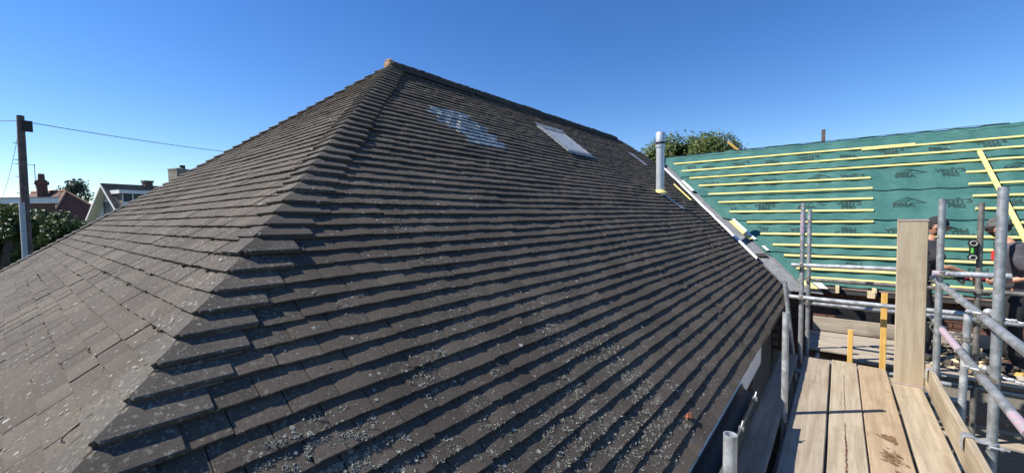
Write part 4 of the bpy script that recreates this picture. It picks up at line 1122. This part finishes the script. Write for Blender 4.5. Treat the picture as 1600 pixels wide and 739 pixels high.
def hand_shape(wr, d, palm_n, curl=.9, size=1.0, thumb=1):
    """palm with four bent fingers of unequal length and a thumb from its side"""
    wr = Vector(wr); d = Vector(d).normalized(); n = Vector(palm_n); n = (n-d*n.dot(d)).normalized(); s = d.cross(n)*thumb
    mb = MB()
    rows = [(0, .026, .017), (.03, .034, .016), (.065, .041, .014), (.088, .041, .011)]; P = []; k = 10
    for t, a, b in rows:
        for i in range(k):
            th = 2*math.pi*i/k; P.append(wr+d*t*size+s*math.cos(th)*a*size+n*math.sin(th)*b*size)
    mb.add(P, [(i*k+j, i*k+(j+1) % k, (i+1)*k+(j+1) % k, (i+1)*k+j) for i in range(3) for j in range(k)]+[tuple(3*k+j for j in range(k)), tuple(reversed(range(k)))])
    for off, ln in ((.031, .072), (.011, .080), (-.010, .075), (-.030, .058)):
        p = wr+d*.082*size+s*off*size; pts = [p]; ang = .25; dd = d
        for f in (.42, .33, .25):
            ang += curl*(.55 if f == .42 else .75)
            dd = d*math.cos(ang)+n*math.sin(ang); p = p+dd*ln*f*size; pts.append(p)
        mb.tube(pts, [.0098*size, .0092*size, .0082*size, .0066*size], 8)
    p = wr+d*.028*size+s*.03*size; pts = [p, p+(s*.7+d*.6+n*.25)*.035*size, p+(s*.75+d*1.3+n*.7)*.042*size, p+(s*.6+d*1.9+n*1.2)*.045*size]
    mb.tube(pts, [.0125*size, .0115*size, .010*size, .008*size], 8)
    return (mb.v, mb.f)
def person(px_, py_, pz, face, label, joints, cap_fn, shirt_mat, cap='cap_grey'):
    """joints: dict of world offsets from the feet point; body grown as one skin, clothes as shells over it"""
    t = thing('person', (px_, py_, pz), label, 'person')
    J = {k: Vector(v) for k, v in joints.items()}
    f = Vector((*face, 0)).normalized(); sd_ = Vector((0, 0, 1)).cross(f)
    names = ['pelvis', 'waist', 'chest', 'neck0', 'neck1', 'hipL', 'kneeL', 'ankL', 'toeL', 'hipR', 'kneeR', 'ankR', 'toeR', 'shL', 'elL', 'wrL', 'shR', 'elR', 'wrR']
    ed = [('pelvis', 'waist'), ('waist', 'chest'), ('chest', 'neck0'), ('neck0', 'neck1'), ('pelvis', 'hipL'), ('hipL', 'kneeL'), ('kneeL', 'ankL'), ('ankL', 'toeL'), ('pelvis', 'hipR'), ('hipR', 'kneeR'), ('kneeR', 'ankR'), ('ankR', 'toeR'), ('chest', 'shL'), ('shL', 'elL'), ('elL', 'wrL'), ('chest', 'shR'), ('shR', 'elR'), ('elR', 'wrR')]
    rad = dict(pelvis=.125, waist=.112, chest=.128, neck0=.062, neck1=.056, hipL=.088, kneeL=.058, ankL=.040, toeL=.035, hipR=.088, kneeR=.058, ankR=.040, toeR=.035, shL=.042, elL=.040, wrL=.028, shR=.042, elR=.042, wrR=.028)
    extra, (hf, hs, hu) = head_shape(J['head'], J['look'], (0, 0, 1))
    for s in 'LR': extra.append(hand_shape(J['wr'+s]-(J['wr'+s]-J['el'+s]).normalized()*.01, J['hd'+s], J['pn'+s], thumb=(1 if s == 'L' else -1)))
    idx = {n: i for i, n in enumerate(names)}
    bo = skin_mesh('body', [J[n] for n in names], [(idx[a], idx[b]) for a, b in ed], [rad[n] for n in names], M['skin'], parent=t, extra=extra)
    def near_seg(p, a, b, r_):
        d = b-a; f_ = max(0, min(1, (p-a).dot(d)/d.length_squared)); return (p-a-d*f_).length < r_
    nrm = [v.normal.copy() for v in bo.data.vertices]
    for v, n_ in zip(bo.data.vertices, nrm):    # keep the skin well inside the shirt
        p = v.co
        if p.z < J['neck0'].z-.03 and (near_seg(p, J['pelvis'], J['chest'], .22) or any(near_seg(p, J['chest'], J['sh'+q], .13) or near_seg(p, J['sh'+q], J['sh'+q]+(J['el'+q]-J['sh'+q])*.62, .13) for q in 'LR')): v.co = p-n_*.022
    # shirt with short sleeves
    el = lambda s, q: J['sh'+s]+(J['el'+s]-J['sh'+s])*q
    sv = [J['pelvis']-Vector((0, 0, .04)), J['waist'], J['chest']+Vector((0, 0, .02)), J['neck0']-Vector((0, 0, .012)), J['shL'], el('L', .62), el('L', .80), J['shR'], el('R', .62), el('R', .80)]
    se = [(0, 1), (1, 2), (2, 3), (2, 4), (4, 5), (5, 6), (2, 7), (7, 8), (8, 9)]
    sh = skin_mesh('shirt', sv, se, [.178, .165, .182, .098, .106, .084, .078, .106, .084, .078], M[shirt_mat], parent=t)
    for v in sh.data.vertices:                  # folds in the cloth
        p = v.co; v.co = p+Vector((vn(p.x*9, p.y*9, p.z*14), vn(p.x*9+5, p.y*9, p.z*14), 0))*.012
    tv = [J['pelvis'], J['pelvis']+Vector((0, 0, .10)), J['hipL'], J['kneeL'], J['ankL']+Vector((0, 0, .02)), J['hipR'], J['kneeR'], J['ankR']+Vector((0, 0, .02))]
    skin_mesh('trousers', tv, [(0, 1), (0, 2), (2, 3), (3, 4), (0, 5), (5, 6), (6, 7)], [.166, .150, .116, .088, .076, .116, .088, .076], M['trouser'], parent=t)
    for s in 'LR':
        mb = MB(); d = (J['toe'+s]-J['ank'+s]); d.z = 0; d.normalize(); mm = Matrix((d, Vector((0, 0, 1)).cross(d), Vector((0, 0, 1)))).transposed()
        c = J['ank'+s].copy(); c.z = .05
        mb.ball(c+d*.06, (.145, .052, .05), 14, 8, mm); mb.box(c+d*.06-Vector((0, 0, .04)), (.27, .095, .02), mm); mb.tube([c+Vector((0, 0, -.01)), c+Vector((0, 0, .09))], .052, 12)
        mb.build('boot', M['black'], t, smooth='auto')
    # hair: a shell over the back and top of the skull, and short beard
    hd = J['head']; P = extra[0][0]; mb = MB(); nu = 32
    F = []
    for a in extra[0][1]:
        m_ = sum((P[i] for i in a), Vector())/4-hd
        if (m_.dot(hf) < -.028 and m_.dot(hu) > -.045) or m_.dot(hu) > .065: F.append(a)
    mb.add([hd+(p-hd)*1.045 for p in P], F); mb.build('hair', M['hair'], t, smooth=True)
    F = [a for a in extra[0][1] if (lambda m_: m_.dot(hf) > .012 and m_.dot(hu) < -.048)(sum((P[i] for i in a), Vector())/4-hd)]
    mb = MB(); mb.add([hd+(p-hd)*1.03 for p in P], F); mb.build('beard', M['beard'], t, smooth=True)
    for s in (-1, 1):
        mb = MB(); mb.ball(hd+hf*.083+hs*s*.030+hu*.010, .011, 8, 6); mb.build('eye', M['lens'], t, smooth=True)
    cap_fn(t, hd, hf, hs, hu, cap)
    return t, J, (hf, hs, hu)
def cap_front(t, c, f, s, u, m_='cap_grey'):
    mb = MB(); mm = Matrix((f, s, u)).transposed(); P = []; n = 18
    for j in range(6):
        ph = (math.pi/2)*j/5
        for i in range(n):
            th = 2*math.pi*i/n; P.append(c+u*.030+mm @ Vector((math.cos(th)*.108*math.cos(ph), math.sin(th)*.088*math.cos(ph), .105*math.sin(ph))))
    mb.add(P, [(j*n+i, j*n+(i+1) % n, (j+1)*n+(i+1) % n, (j+1)*n+i) for j in range(5) for i in range(n)])
    o = mb.build('cap', M[m_], t, smooth=True)
    mb = MB()
    for q in (-1, 1):
        mb.tube([c+f*.101+s*q*.030+u*(.012+.017*math.sin(a))+s*math.cos(a)*.024 for a in np.linspace(0, 6.283, 13)], .002, 5, cap=False)
        mb.tube([c+f*.10+s*q*.057+u*.016, c+s*q*.083+u*.018, c-f*.02+s*q*.084+u*.012], .0025, 5)
    if m_ == 'cap': mb.build('glasses', M['white'], t)
    P = []
    for i in range(9):
        a = -1.05+2.1*i/8; P += [c+mm @ Vector((.100*math.cos(a), .082*math.sin(a), .034)), c+mm @ Vector((.195*math.cos(a)*.92+.012, .088*math.sin(a), .012))]
    Q = [p-u*.006 for p in P]; mb = MB(); mb.add(P+Q, [(2*i, 2*i+1, 2*i+3, 2*i+2) for i in range(8)]+[(18+2*i+2, 18+2*i+3, 18+2*i+1, 18+2*i) for i in range(8)]+[(2*i+1, 18+2*i+1, 18+2*i+3, 2*i+3) for i in range(8)])
    mb.build('peak', M['cap'], o, smooth=True)
PZ = fz+.021
# worker 1: behind the upright plank, facing right and bending a little towards the tool
p1 = (.85, 7.42, PZ); SCL = 1.0
def scaled(d, k): return {a: tuple(c*k for c in v) if a not in ('look', 'hdL', 'hdR', 'pnL', 'pnR') else v for a, v in d.items()}
j1 = scaled(dict(pelvis=(-.03, 0, .93), waist=(-.02, 0, 1.10), chest=(.02, 0, 1.30), neck0=(.06, 0, 1.475), neck1=(.085, 0, 1.54), head=(.115, 0, 1.645), look=(1, -.12, -.22),
      hipL=(-.03, .10, .88), kneeL=(.02, .12, .48), ankL=(-.03, .13, .08), toeL=(.13, .14, .035), hipR=(-.03, -.10, .88), kneeR=(.05, -.12, .48), ankR=(.0, -.13, .08), toeR=(.16, -.14, .035),
      shL=(.03, .19, 1.39), elL=(.09, .24, 1.12), wrL=(.30, .14, 1.03), shR=(.04, -.19, 1.39), elR=(.13, -.32, 1.20), wrR=(.36, -.20, 1.10), hdL=(1, -.25, -.2), hdR=(1, .35, -.35), pnL=(0, -.6, -.6), pnR=(.1, .7, -.5)), 1.035)
per1, J1, _ = person(*p1, (1, 0), 'bearded worker in black T-shirt, black cap and glasses, half hidden behind the upright plank', j1, cap_front, 'shirt_black', cap='cap')
p2 = (1.62, 7.45, PZ)
j2 = scaled(dict(pelvis=(.02, 0, .92), waist=(.02, 0, 1.08), chest=(-.01, 0, 1.28), neck0=(-.05, 0, 1.455), neck1=(-.08, 0, 1.52), head=(-.115, 0, 1.625), look=(-1, -.05, -.15),
      hipL=(.02, -.10, .88), kneeL=(-.02, -.12, .47), ankL=(.04, -.13, .08), toeL=(-.12, -.14, .035), hipR=(.02, .10, .88), kneeR=(-.03, .12, .47), ankR=(.02, .13, .08), toeR=(-.14, .14, .035),
      shL=(-.01, -.20, 1.37), elL=(.085, -.27, 1.105), wrL=(-.14, -.22, 1.02), shR=(-.02, .20, 1.37), elR=(.02, .25, 1.10), wrR=(-.20, .10, 1.02), hdL=(-1, .2, -.15), hdR=(-1, -.3, -.1), pnL=(0, .7, .6), pnR=(0, -.6, -.6)), 1.04)
per2, J2, _ = person(*p2, (-1, 0), 'worker in grey T-shirt with red chest print and peaked cap, behind the thickest upright tube', j2, cap_front, 'shirt')
mb = MB(); c = Vector((-.175, -.07, 1.36)); mb.box(c, (.012, .05, .11), Matrix.Rotation(R(12), 3, 'Z')); mb.box(c+Vector((.01, .0, -.02)), (.012, .09, .03), Matrix.Rotation(R(12), 3, 'Z')); mb.build('chest_print', M['red'], per2)
# crimson power tool held between them
tool = thing('power_tool', (1.30, 7.30, -.855), 'crimson and black power tool held between the two workers', 'tool')
mb = MB(); mb.tube([(-.10, 0, .03), (-.02, 0, .05), (.09, 0, .05), (.12, 0, .04)], [.025, .05, .05, .03], 14); mb.build('casing', M['crimson'], tool, smooth='auto')
mb = MB(); mb.tube([(.02, 0, .01), (.05, 0, -.12)], [.028, .026], 10); mb.box((.05, 0, -.14), (.13, .075, .05)); mb.build('grip', M['black'], tool, smooth='auto')
mb = MB(); mb.tube([(-.10, 0, .03), (-.19, 0, .01)], [.022, .008], 10); mb.build('chuck', M['black'], tool, smooth='auto')
# laser level clamped to the far upright
lv = thing('laser_level', (1.222, FY-.03, -.46), 'small black level with green vial and round dials clamped on the thin upright', 'level')
mb = MB(); mb.box((-.02, -.02, 0), (.055, .04, .13)); mb.build('body', M['black'], lv, bevel=.006)
for z in (-.082, .082):
    mb = MB(); mb.tube([(-.02, -.055, z), (-.02, .0, z)], .040, 18); d_ = mb.build('dial', M['black'], lv, smooth='auto')
    mb = MB(); pts = [(-.02+math.cos(a)*.027, -.057, z+math.sin(a)*.027) for a in np.linspace(0, 6.283, 15)]; mb.tube(pts, .005, 6, cap=False); mb.build('dial_ring', M['lens'], d_)
mb = MB(); mb.tube([(-.025, -.043, -.03), (-.025, -.043, .03)], .013, 10); mb.build('vial', M['green_glow'], lv, smooth='auto')

# ------------------------------------------------------------------ neighbours on the left
def leaf_mass(mb, centre, radii, n, size, rr, inner=.55, tone=(0, 1), lumps=7, spread=.5):
    """leaf clumps spread through an uneven volume"""
    c = Vector(centre); r = Vector(radii); done = 0
    lobes = [(Vector((rr.uniform(-1, 1), rr.uniform(-1, 1), rr.uniform(-1, 1)))*(spread*1.25), rr.uniform(.35, .62)) if spread < .5 else (Vector((rr.gauss(0, .5), rr.gauss(0, .5), rr.gauss(0, .42))), rr.uniform(.35, .62)) for _ in range(lumps)]
    tries = 0
    while done < n and tries < n*6:
        tries += 1
        lc, lr = rr.choice(lobes); d = Vector((rr.gauss(0, 1), rr.gauss(0, 1), rr.gauss(0, 1))).normalized()
        q = lc+d*lr*(rr.uniform(inner*.8, 1.05)); p = c+Vector((q.x*r.x, q.y*r.y, q.z*r.z))
        if q.length > 1.25 or vn(p.x*1.1/size*.12, p.y*1.1/size*.12, p.z*1.1/size*.12) < -.34: continue
        if p.z < GZ+.02: continue
        nrm = (d+Vector((rr.gauss(0, .5), rr.gauss(0, .5), rr.gauss(0, .5)+.4))).normalized(); a = nrm.orthogonal().normalized(); a = (Matrix.Rotation(rr.uniform(0, 6.28), 3, nrm) @ a); b = nrm.cross(a)
        s = size*rr.uniform(.6, 1.3); tn = rr.uniform(*tone)
        mb.add([p-a*s*.5, p+b*s*.28+nrm*s*.06, p+a*s*.55, p-b*s*.28+nrm*s*.06], [(0, 1, 2), (0, 2, 3)], tn); done += 1
def tree(name, base, h, centre, radii, n, size, mat, label, cat='tree', seed=1, limbs=6, lumps=12, group=None, spread=.5, dome=0):
    rr = random.Random(seed); t = thing(name, base, label, cat, group); b = Vector(base); c = Vector(centre)
    mb = MB(); top = c+Vector((0, 0, radii[2]*.3)); r0 = .05*h*.5+.06
    mb.tube([b, b+(top-b)*.4+Vector((.05, .03, 0)), b+(top-b)*.75, top], [r0, r0*.7, r0*.4, r0*.12], 10)
    for i in range(limbs):
        a = 6.28*i/limbs+rr.uniform(-.3, .3); s = b+(top-b)*rr.uniform(.4, .75); e = c+Vector((math.cos(a)*radii[0]*.7, math.sin(a)*radii[1]*.7, radii[2]*rr.uniform(-.2, .6)))
        mb.tube([s, (s+e)/2+Vector((0, 0, -.05)), e], [r0*.38, r0*.25, r0*.08], 7)
    part(mb, 'trunk', M['bark'], t, smooth='auto')
    mb = MB(); leaf_mass(mb, centre, radii, n, size, rr, lumps=lumps, spread=spread)
    if dome: leaf_mass(mb, (c.x, c.y, c.z+radii[2]*.38), (radii[0]*1.0, radii[1]*.95, radii[2]*.60), dome, size, rr, .1, (.1, 1), 26, .42)
    part(mb, 'crown', M[mat], t, tone=True)
    return t
# overgrown hedge beside the pole
def hedge():
    rr = random.Random(44); t = thing('hedge', (-27.5, .8, GZ), 'dense green overgrown hedge behind the telegraph pole at the left edge', 'hedge')
    mb = MB(); core = MB()
    line = [(-32.5, -2.6, .95), (-30.8, -1.5, 1.0), (-29.4, -.4, .90), (-28.4, .4, .68), (-27.4, 1.2, .44), (-26.6, 1.9, .05), (-25.9, 2.6, -.5), (-25.2, 3.4, -.9)]
    for x, y, zt in line:
        for z in np.arange(GZ+.5, zt-.4, .85):
            leaf_mass(mb, (x+rr.uniform(-.3, .3), y+rr.uniform(-.3, .3), z), (1.15, 1.15, .95), 2000, .16, rr, .6, (0, .75), 7)
        leaf_mass(mb, (x, y, zt-.75), (1.1, 1.1, .85), 3400, .13, rr, .55, (.2, 1), 9)  # top leaves get lighter tones: the sunlit hedge top put into colour
        core.ball((x, y, (GZ+zt)/2-.5), (.6, .6, (zt-GZ)/2-.5), 12, 9)  # dark balls inside the leaves, standing in for shade within the foliage
    part(core, 'shade_core', M['bark'], t); part(mb, 'foliage', M['leaf_hedge'], t, tone=True)
hedge()
tree('tree', (-6.2, 23.6, GZ), 8, (-6.35, 23.5, 1.85), (2.65, 2.6, 2.35), 60000, .15, 'leaf_tree', 'broad leafy green tree rising behind the flue and the green roof', seed=5, lumps=40, spread=.45, dome=45000)
tree('tree', (-86.7, 7.7, GZ), 8, (-86.7, 7.7, 3.6), (2.6, 2.6, 2.3), 2600, .34, 'leaf_dark', 'small dark round tree far behind the red-brown roof, left of the white gable', seed=6, lumps=9)
# telegraph pole with box and guard
pole = thing('telegraph_pole', (-23.30, .50, GZ), 'tall dark wooden telegraph pole with grey lower guard and small black box at its top', 'pole')
mb = MB(); mb.tube([(-23.30, .50, GZ), (-23.44, .53, .8), (-23.58, .57, 3.95)], [.135, .115, .10], 16); part(mb, 'pole_shaft', M['pole'], pole, smooth='auto')
mb = MB(); mb.tube([(-23.17, .42, GZ), (-23.27, .45, .75)], [.075, .075], 10); part(mb, 'cable_guard', M['pole_guard'], pole, smooth='auto')
mb = MB(); mb.box((-23.44, .735, 3.57), (.20, .22, .38)); part(mb, 'junction_box', M['black'], pole)
mb = MB()
for z in (2.9, 2.3, 1.7, 1.1): mb.tube([(-23.4, .50+.02, z), (-23.25, .35, z)], .012, 6)
part(mb, 'pole_step', M['galv_dark'], pole)
def wire(p, q, sagv, label, r=.011):
    p, q = Vector(p), Vector(q); mb = MB(); mb.tube([p+(q-p)*f-Vector((0, 0, sagv*4*f*(1-f))) for f in np.linspace(0, 1, 20)], r, 5)
    tag(mb.build('telephone_wire', M['black']), label, 'wire')
wire((-23.55, .62, 3.75), (-31.5, 11.5, 4.5), .12, 'black telephone wire running from the pole head to the right behind the tiled roof', .014)
wire((-23.6, .52, 3.76), (-31.0, -2.2, 4.75), .1, 'black telephone wire leaving the pole head to the left edge')
wire((-23.6, .54, 3.6), (-38.6, -.2, 1.0), .5, 'thin wire sagging steeply from the pole towards the left roofs', .007)
# white gabled chalet house with dormer
def house1():
    S = 1.79; o_ = Vector((-60.87, 6.59, 4.0)); a_ = Vector((.970, .242, 0)); b_ = Vector((-.242, .970, 0)); u_ = Vector((0, 0, 1))
    t = thing('gabled_house', (o_.x, o_.y, GZ), 'white gabled house with brown tiled roof and a flat dormer, left behind the bungalow', 'house')
    W = lambda a, b, z: o_+a_*a+b_*b+u_*z
    TN = .97; W2 = 4.4; LEN = 11; OV = .75
    def bx(mb, a0, a1, b0, b1, z0, z1): 
        P = [W(a, b, z) for z in (z0, z1) for a, b in ((a0, b0), (a1, b0), (a1, b1), (a0, b1))]
        mb.add(P, [(3, 2, 1, 0), (4, 5, 6, 7), (0, 1, 5, 4), (1, 2, 6, 5), (2, 3, 7, 6), (3, 0, 4, 7)])
    mb = MB(); zb = -W2*TN; mb.add([W(-W2+.4, OV, zb+.4), W(W2-.4, OV, zb+.4), W(0, OV, -.35), W(-W2+.4, LEN, zb+.4), W(W2-.4, LEN, zb+.4), W(0, LEN, -.35), W(-W2+.4, OV, GZ-o_.z), W(W2-.4, OV, GZ-o_.z), W(-W2+.4, LEN, GZ-o_.z), W(W2-.4, LEN, GZ-o_.z)],
           [(0, 1, 2), (5, 4, 3), (0, 6, 7, 1), (1, 7, 9, 4), (3, 8, 6, 0), (4, 9, 8, 3)]); part(mb, 'wall', M['cream'], t)
    mb = MB(); n = 22
    for s in (1, -1):                          # stepped courses of tiles
        for i in range(n):
            f0, f1 = i/n*W2, (i+1)/n*W2; lift = .07
            p = [W(s*f0, 0, -f0*TN+.02), W(s*f0, LEN, -f0*TN+.02), W(s*f1, LEN, -f1*TN+lift+.02), W(s*f1, 0, -f1*TN+lift+.02)]
            mb.quad(*(p if s == 1 else reversed(p)))
            q = [W(s*f1, 0, -f1*TN+lift+.02), W(s*f1, LEN, -f1*TN+lift+.02), W(s*f1, LEN, -f1*TN), W(s*f1, 0, -f1*TN)]; mb.quad(*(q if s == 1 else reversed(q)))
    bx(mb, -.12, .12, 0, LEN, -.02, .12); rf = part(mb, 'roof', M['roof_brown'], t)
    mb = MB()
    for s in (1, -1): mb.quad(W(0, .02, -.16), W(s*W2, .02, -W2*TN-.14), W(s*W2, OV, -W2*TN-.14), W(0, OV, -.16))
    part(mb, 'soffit', M['cream'], t)
    for s in (1, -1):
        mb = MB(); mb.add([W(0, -.03, .04), W(s*W2, -.03, -W2*TN+.04), W(s*W2, -.03, -W2*TN-.24), W(0, -.03, -.24), W(0, .03, .04), W(s*W2, .03, -W2*TN+.04), W(s*W2, .03, -W2*TN-.24), W(0, .03, -.24)], [(0, 1, 2, 3), (7, 6, 5, 4), (0, 4, 5, 1), (2, 6, 7, 3)]); part(mb, 'barge_board', M['white_paint'], t)
    mb = MB(); bx(mb, -1.6, .6, OV-.06, OV+.02, -3.4, -1.7); f = part(mb, 'window', M['white_paint'], t)
    for i in range(3):
        mb = MB(); bx(mb, -1.52+i*.70, -.92+i*.70, OV-.08, OV-.05, -3.3, -1.8); part(mb, 'pane', M['window_dull'], f)
    # dormer: flat roof, tile-hung cheek, window to the front
    zt = -.72; fa = 2.45; b0, b1 = .72, 6.5
    mb = MB(); bx(mb, .70, fa+.35, b0-.3, b1+.3, zt-.02, zt+.02); d = part(mb, 'dormer', M['lead'], t)
    mb = MB(); bx(mb, .72, fa+.37, b0-.33, b0-.27, zt-.32, zt+.06); bx(mb, fa+.32, fa+.38, b0-.33, b1+.33, zt-.30, zt+.055); part(mb, 'dormer_fascia', M['white_paint'], d)
    mb = MB(); cb = [W(.76, b0, zt-.05), W(fa, b0, zt-.05), W(fa, b0, -fa*TN)]; ct = [p+b_*.2 for p in cb]; mb.add(cb+ct, [(0, 2, 1), (3, 4, 5), (0, 1, 4, 3), (1, 2, 5, 4), (2, 0, 3, 5)])
    for i in range(9):
        z = zt-.2-i*.21; a0 = max(.78, -z/TN); mb.quad(W(a0, b0-.03, z), W(fa, b0-.03, z), W(fa, b0-.005, z+.2), W(a0, b0-.005, z+.2))
    part(mb, 'cheek', M['cheek'], d)
    mb = MB(); mb.quad(W(.72, b0-.25, -.72*TN+.10), W(.72, b0, -.72*TN+.10), W(fa+.1, b0, -fa*TN-.02), W(fa+.1, b0-.25, -fa*TN-.02)); part(mb, 'flashing', M['lead'], d)
    mb = MB(); bx(mb, fa-.05, fa+.02, b0, b1, -fa*TN, zt-.05); f = part(mb, 'dormer_window', M['window_dull'], d)
    mb = MB()
    for q in (b0, b0+.85, b0+2.1, b0+3.3, b1-.08): bx(mb, fa+.0, fa+.06, q, q+.09, -fa*TN, zt-.05)
    bx(mb, fa, fa+.055, b0, b1, -fa*TN, -fa*TN+.5); part(mb, 'window_frame', M['white_paint'], d)
    mb = MB(); bx(mb, -.3, .35, 3.65, 4.4, -.6, .62); c = part(mb, 'chimney', M['chimney_dark'], t)
    mb = MB(); bx(mb, -.38, .43, 3.57, 4.48, .45, .66); part(mb, 'chimney_cap', M['chimney_dark'], c)
house1()
def house2():
    t = thing('red_roofed_house', (-76, 4, GZ), 'far house with dark red-brown hipped roof and a pot-topped chimney, left of the white gable', 'house')
    Pa, Pb, c1, c2, c3 = [Vector(p) for p in ((-74.07, 4.97, 3.85), (-83.5, 2.55, 4.05), (-69.2, 3.1, .1), (-69.6, 8.9, .25), (-80.0, -1.6, .1))]
    c4 = Vector((-84, 9.5, .3)); mb = MB(); mb.add([Pa, Pb, c1, c2, c3, c4], [(0, 1, 4, 2), (0, 2, 3), (0, 3, 5, 1), (1, 5, 4)]); rf = part(mb, 'roof', M['roof_red'], t)
    mb = MB(); mb.tube([Pa+Vector((0, 0, .05)), Pb+Vector((0, 0, .05))], .16, 8); mb.tube([Pa, c1], .13, 8); mb.tube([Pa, c2], .12, 8); part(mb, 'ridge_tile', M['roof_tan'], rf, smooth='auto')
    mb = MB(); n = 13
    n = 24
    for i in range(1, n):                       # rolls of the tile courses on the hip end
        f = i/n; p, q = Pa+(c1-Pa)*f, Pa+(c2-Pa)*f; mb.tube([p+Vector((.02, 0, .01)), q+Vector((.02, 0, .01))], .028, 5)
    part(mb, 'tile_course', M['roof_red'], rf)
    mb = MB(); z1 = .25; P = [c1, c2, c4, c3]; vs = [Vector((p.x*.98-1.5, p.y*.94+.2, z)) for z in (GZ, z1) for p in P]; mb.add(vs, [(0, 1, 5, 4), (1, 2, 6, 5), (2, 3, 7, 6), (3, 0, 4, 7)]); part(mb, 'wall', M['chimney_red'], t)
    mb = MB(); mb.box((-77.5, 3.2, 4.0), (1.2, .9, 2.6)); mb.box((-77.5, 3.2, 4.95), (1.5, 1.2, .35)); c = part(mb, 'chimney', M['chimney_red'], t)
    mb = MB(); mb.tube([(-77.5, 3.2, 5.1), (-77.5, 3.2, 6.1)], [.33, .28], 10); part(mb, 'chimney_pot', M['chimney_red'], c, smooth='auto')
    mb = MB(); mb.tube([(-77.2, 2.7, 4.3), (-77.2, 2.7, 7.2)], .035, 6); mb.tube([(-77.2, 2.8, 7.1), (-76.6, 1.1, 7.1)], .03, 6)
    for q in np.linspace(.1, 1, 7): mb.tube([(-77.2+.6*q-.5, 2.8-1.7*q, 7.1), (-77.2+.6*q+.5, 2.8-1.7*q, 7.1)], .015, 4)
    part(mb, 'aerial', M['galv_dark'], c)
house2()
def flat_house():
    t = thing('flat_roofed_building', (-50, 1, GZ), 'low flat-roofed building with white fascia over red-brown wall behind the hedge', 'building')
    p0, p1 = Vector((-51.0, -2.3, 1.9)), Vector((-44.84, 2.64, 1.87)); d = (p1-p0).normalized(); n = Vector((-1, .03, 0))
    def slab(name, mat, o0, o1, z0, z1, par, e=0):
        mb = MB(); q = [p0-d*e+n*o0, p1+d*e+n*o0, p1+d*e+n*o1, p0-d*e+n*o1]; vs = [Vector((p.x, p.y, z)) for z in (z0, z1) for p in q]
        mb.add(vs, [(3, 2, 1, 0), (4, 5, 6, 7), (0, 1, 5, 4), (1, 2, 6, 5), (2, 3, 7, 6), (3, 0, 4, 7)]); return part(mb, name, M[mat], par)
    slab('wall', 'chimney_red', .35, 7, GZ, 1.45, t, -.3); slab('fascia', 'white_paint', 0, 7.3, 1.45, 1.84, t, 0); slab('roof', 'lead', -.08, 7.4, 1.842, 1.92, t, .08)
flat_house()
def house3():
    t = thing('chimney_house', (-38.2, 9.2, GZ), 'house hidden behind the bungalow slope, only its squat grey rendered chimney showing', 'house')
    mb = MB(); mb.box((-38.2, 9.4, (GZ+.2)/2), (7, 8, .2-GZ)); part(mb, 'wall', M['cream'], t)
    mb = MB(); c = [Vector((-42.1, 5, .2)), Vector((-34.3, 5, .2)), Vector((-34.3, 13.8, .2)), Vector((-42.1, 13.8, .2))]; r0, r1 = Vector((-38.2, 8.0, 2.85)), Vector((-38.2, 11, 2.85))
    mb.add(c+[r0, r1], [(0, 1, 4), (1, 2, 5, 4), (2, 3, 5), (3, 0, 4, 5)]); part(mb, 'roof', M['roof_brown'], t)
    mb = MB(); mb.box((-38.15, 8.32, 3.0), (.95, .95, 1.5), Matrix.Rotation(R(20), 3, 'Z')); ch = part(mb, 'chimney', M['chimney'], t)
    mb = MB(); mb.box((-38.15, 8.32, 3.79), (1.0, 1.0, .09), Matrix.Rotation(R(20), 3, 'Z')); mb.ball((-38.15, 8.32, 3.82), (.42, .42, .12), 12, 6); part(mb, 'chimney_cap', M['chimney'], ch)
    mb = MB(); mb.tube([(-38.1, 8.5, 3.8), (-38.1, 8.5, 4.12)], .17, 12); part(mb, 'chimney_pot', M['black'], ch, smooth='auto')
house3()
bpy.context.view_layer.update()
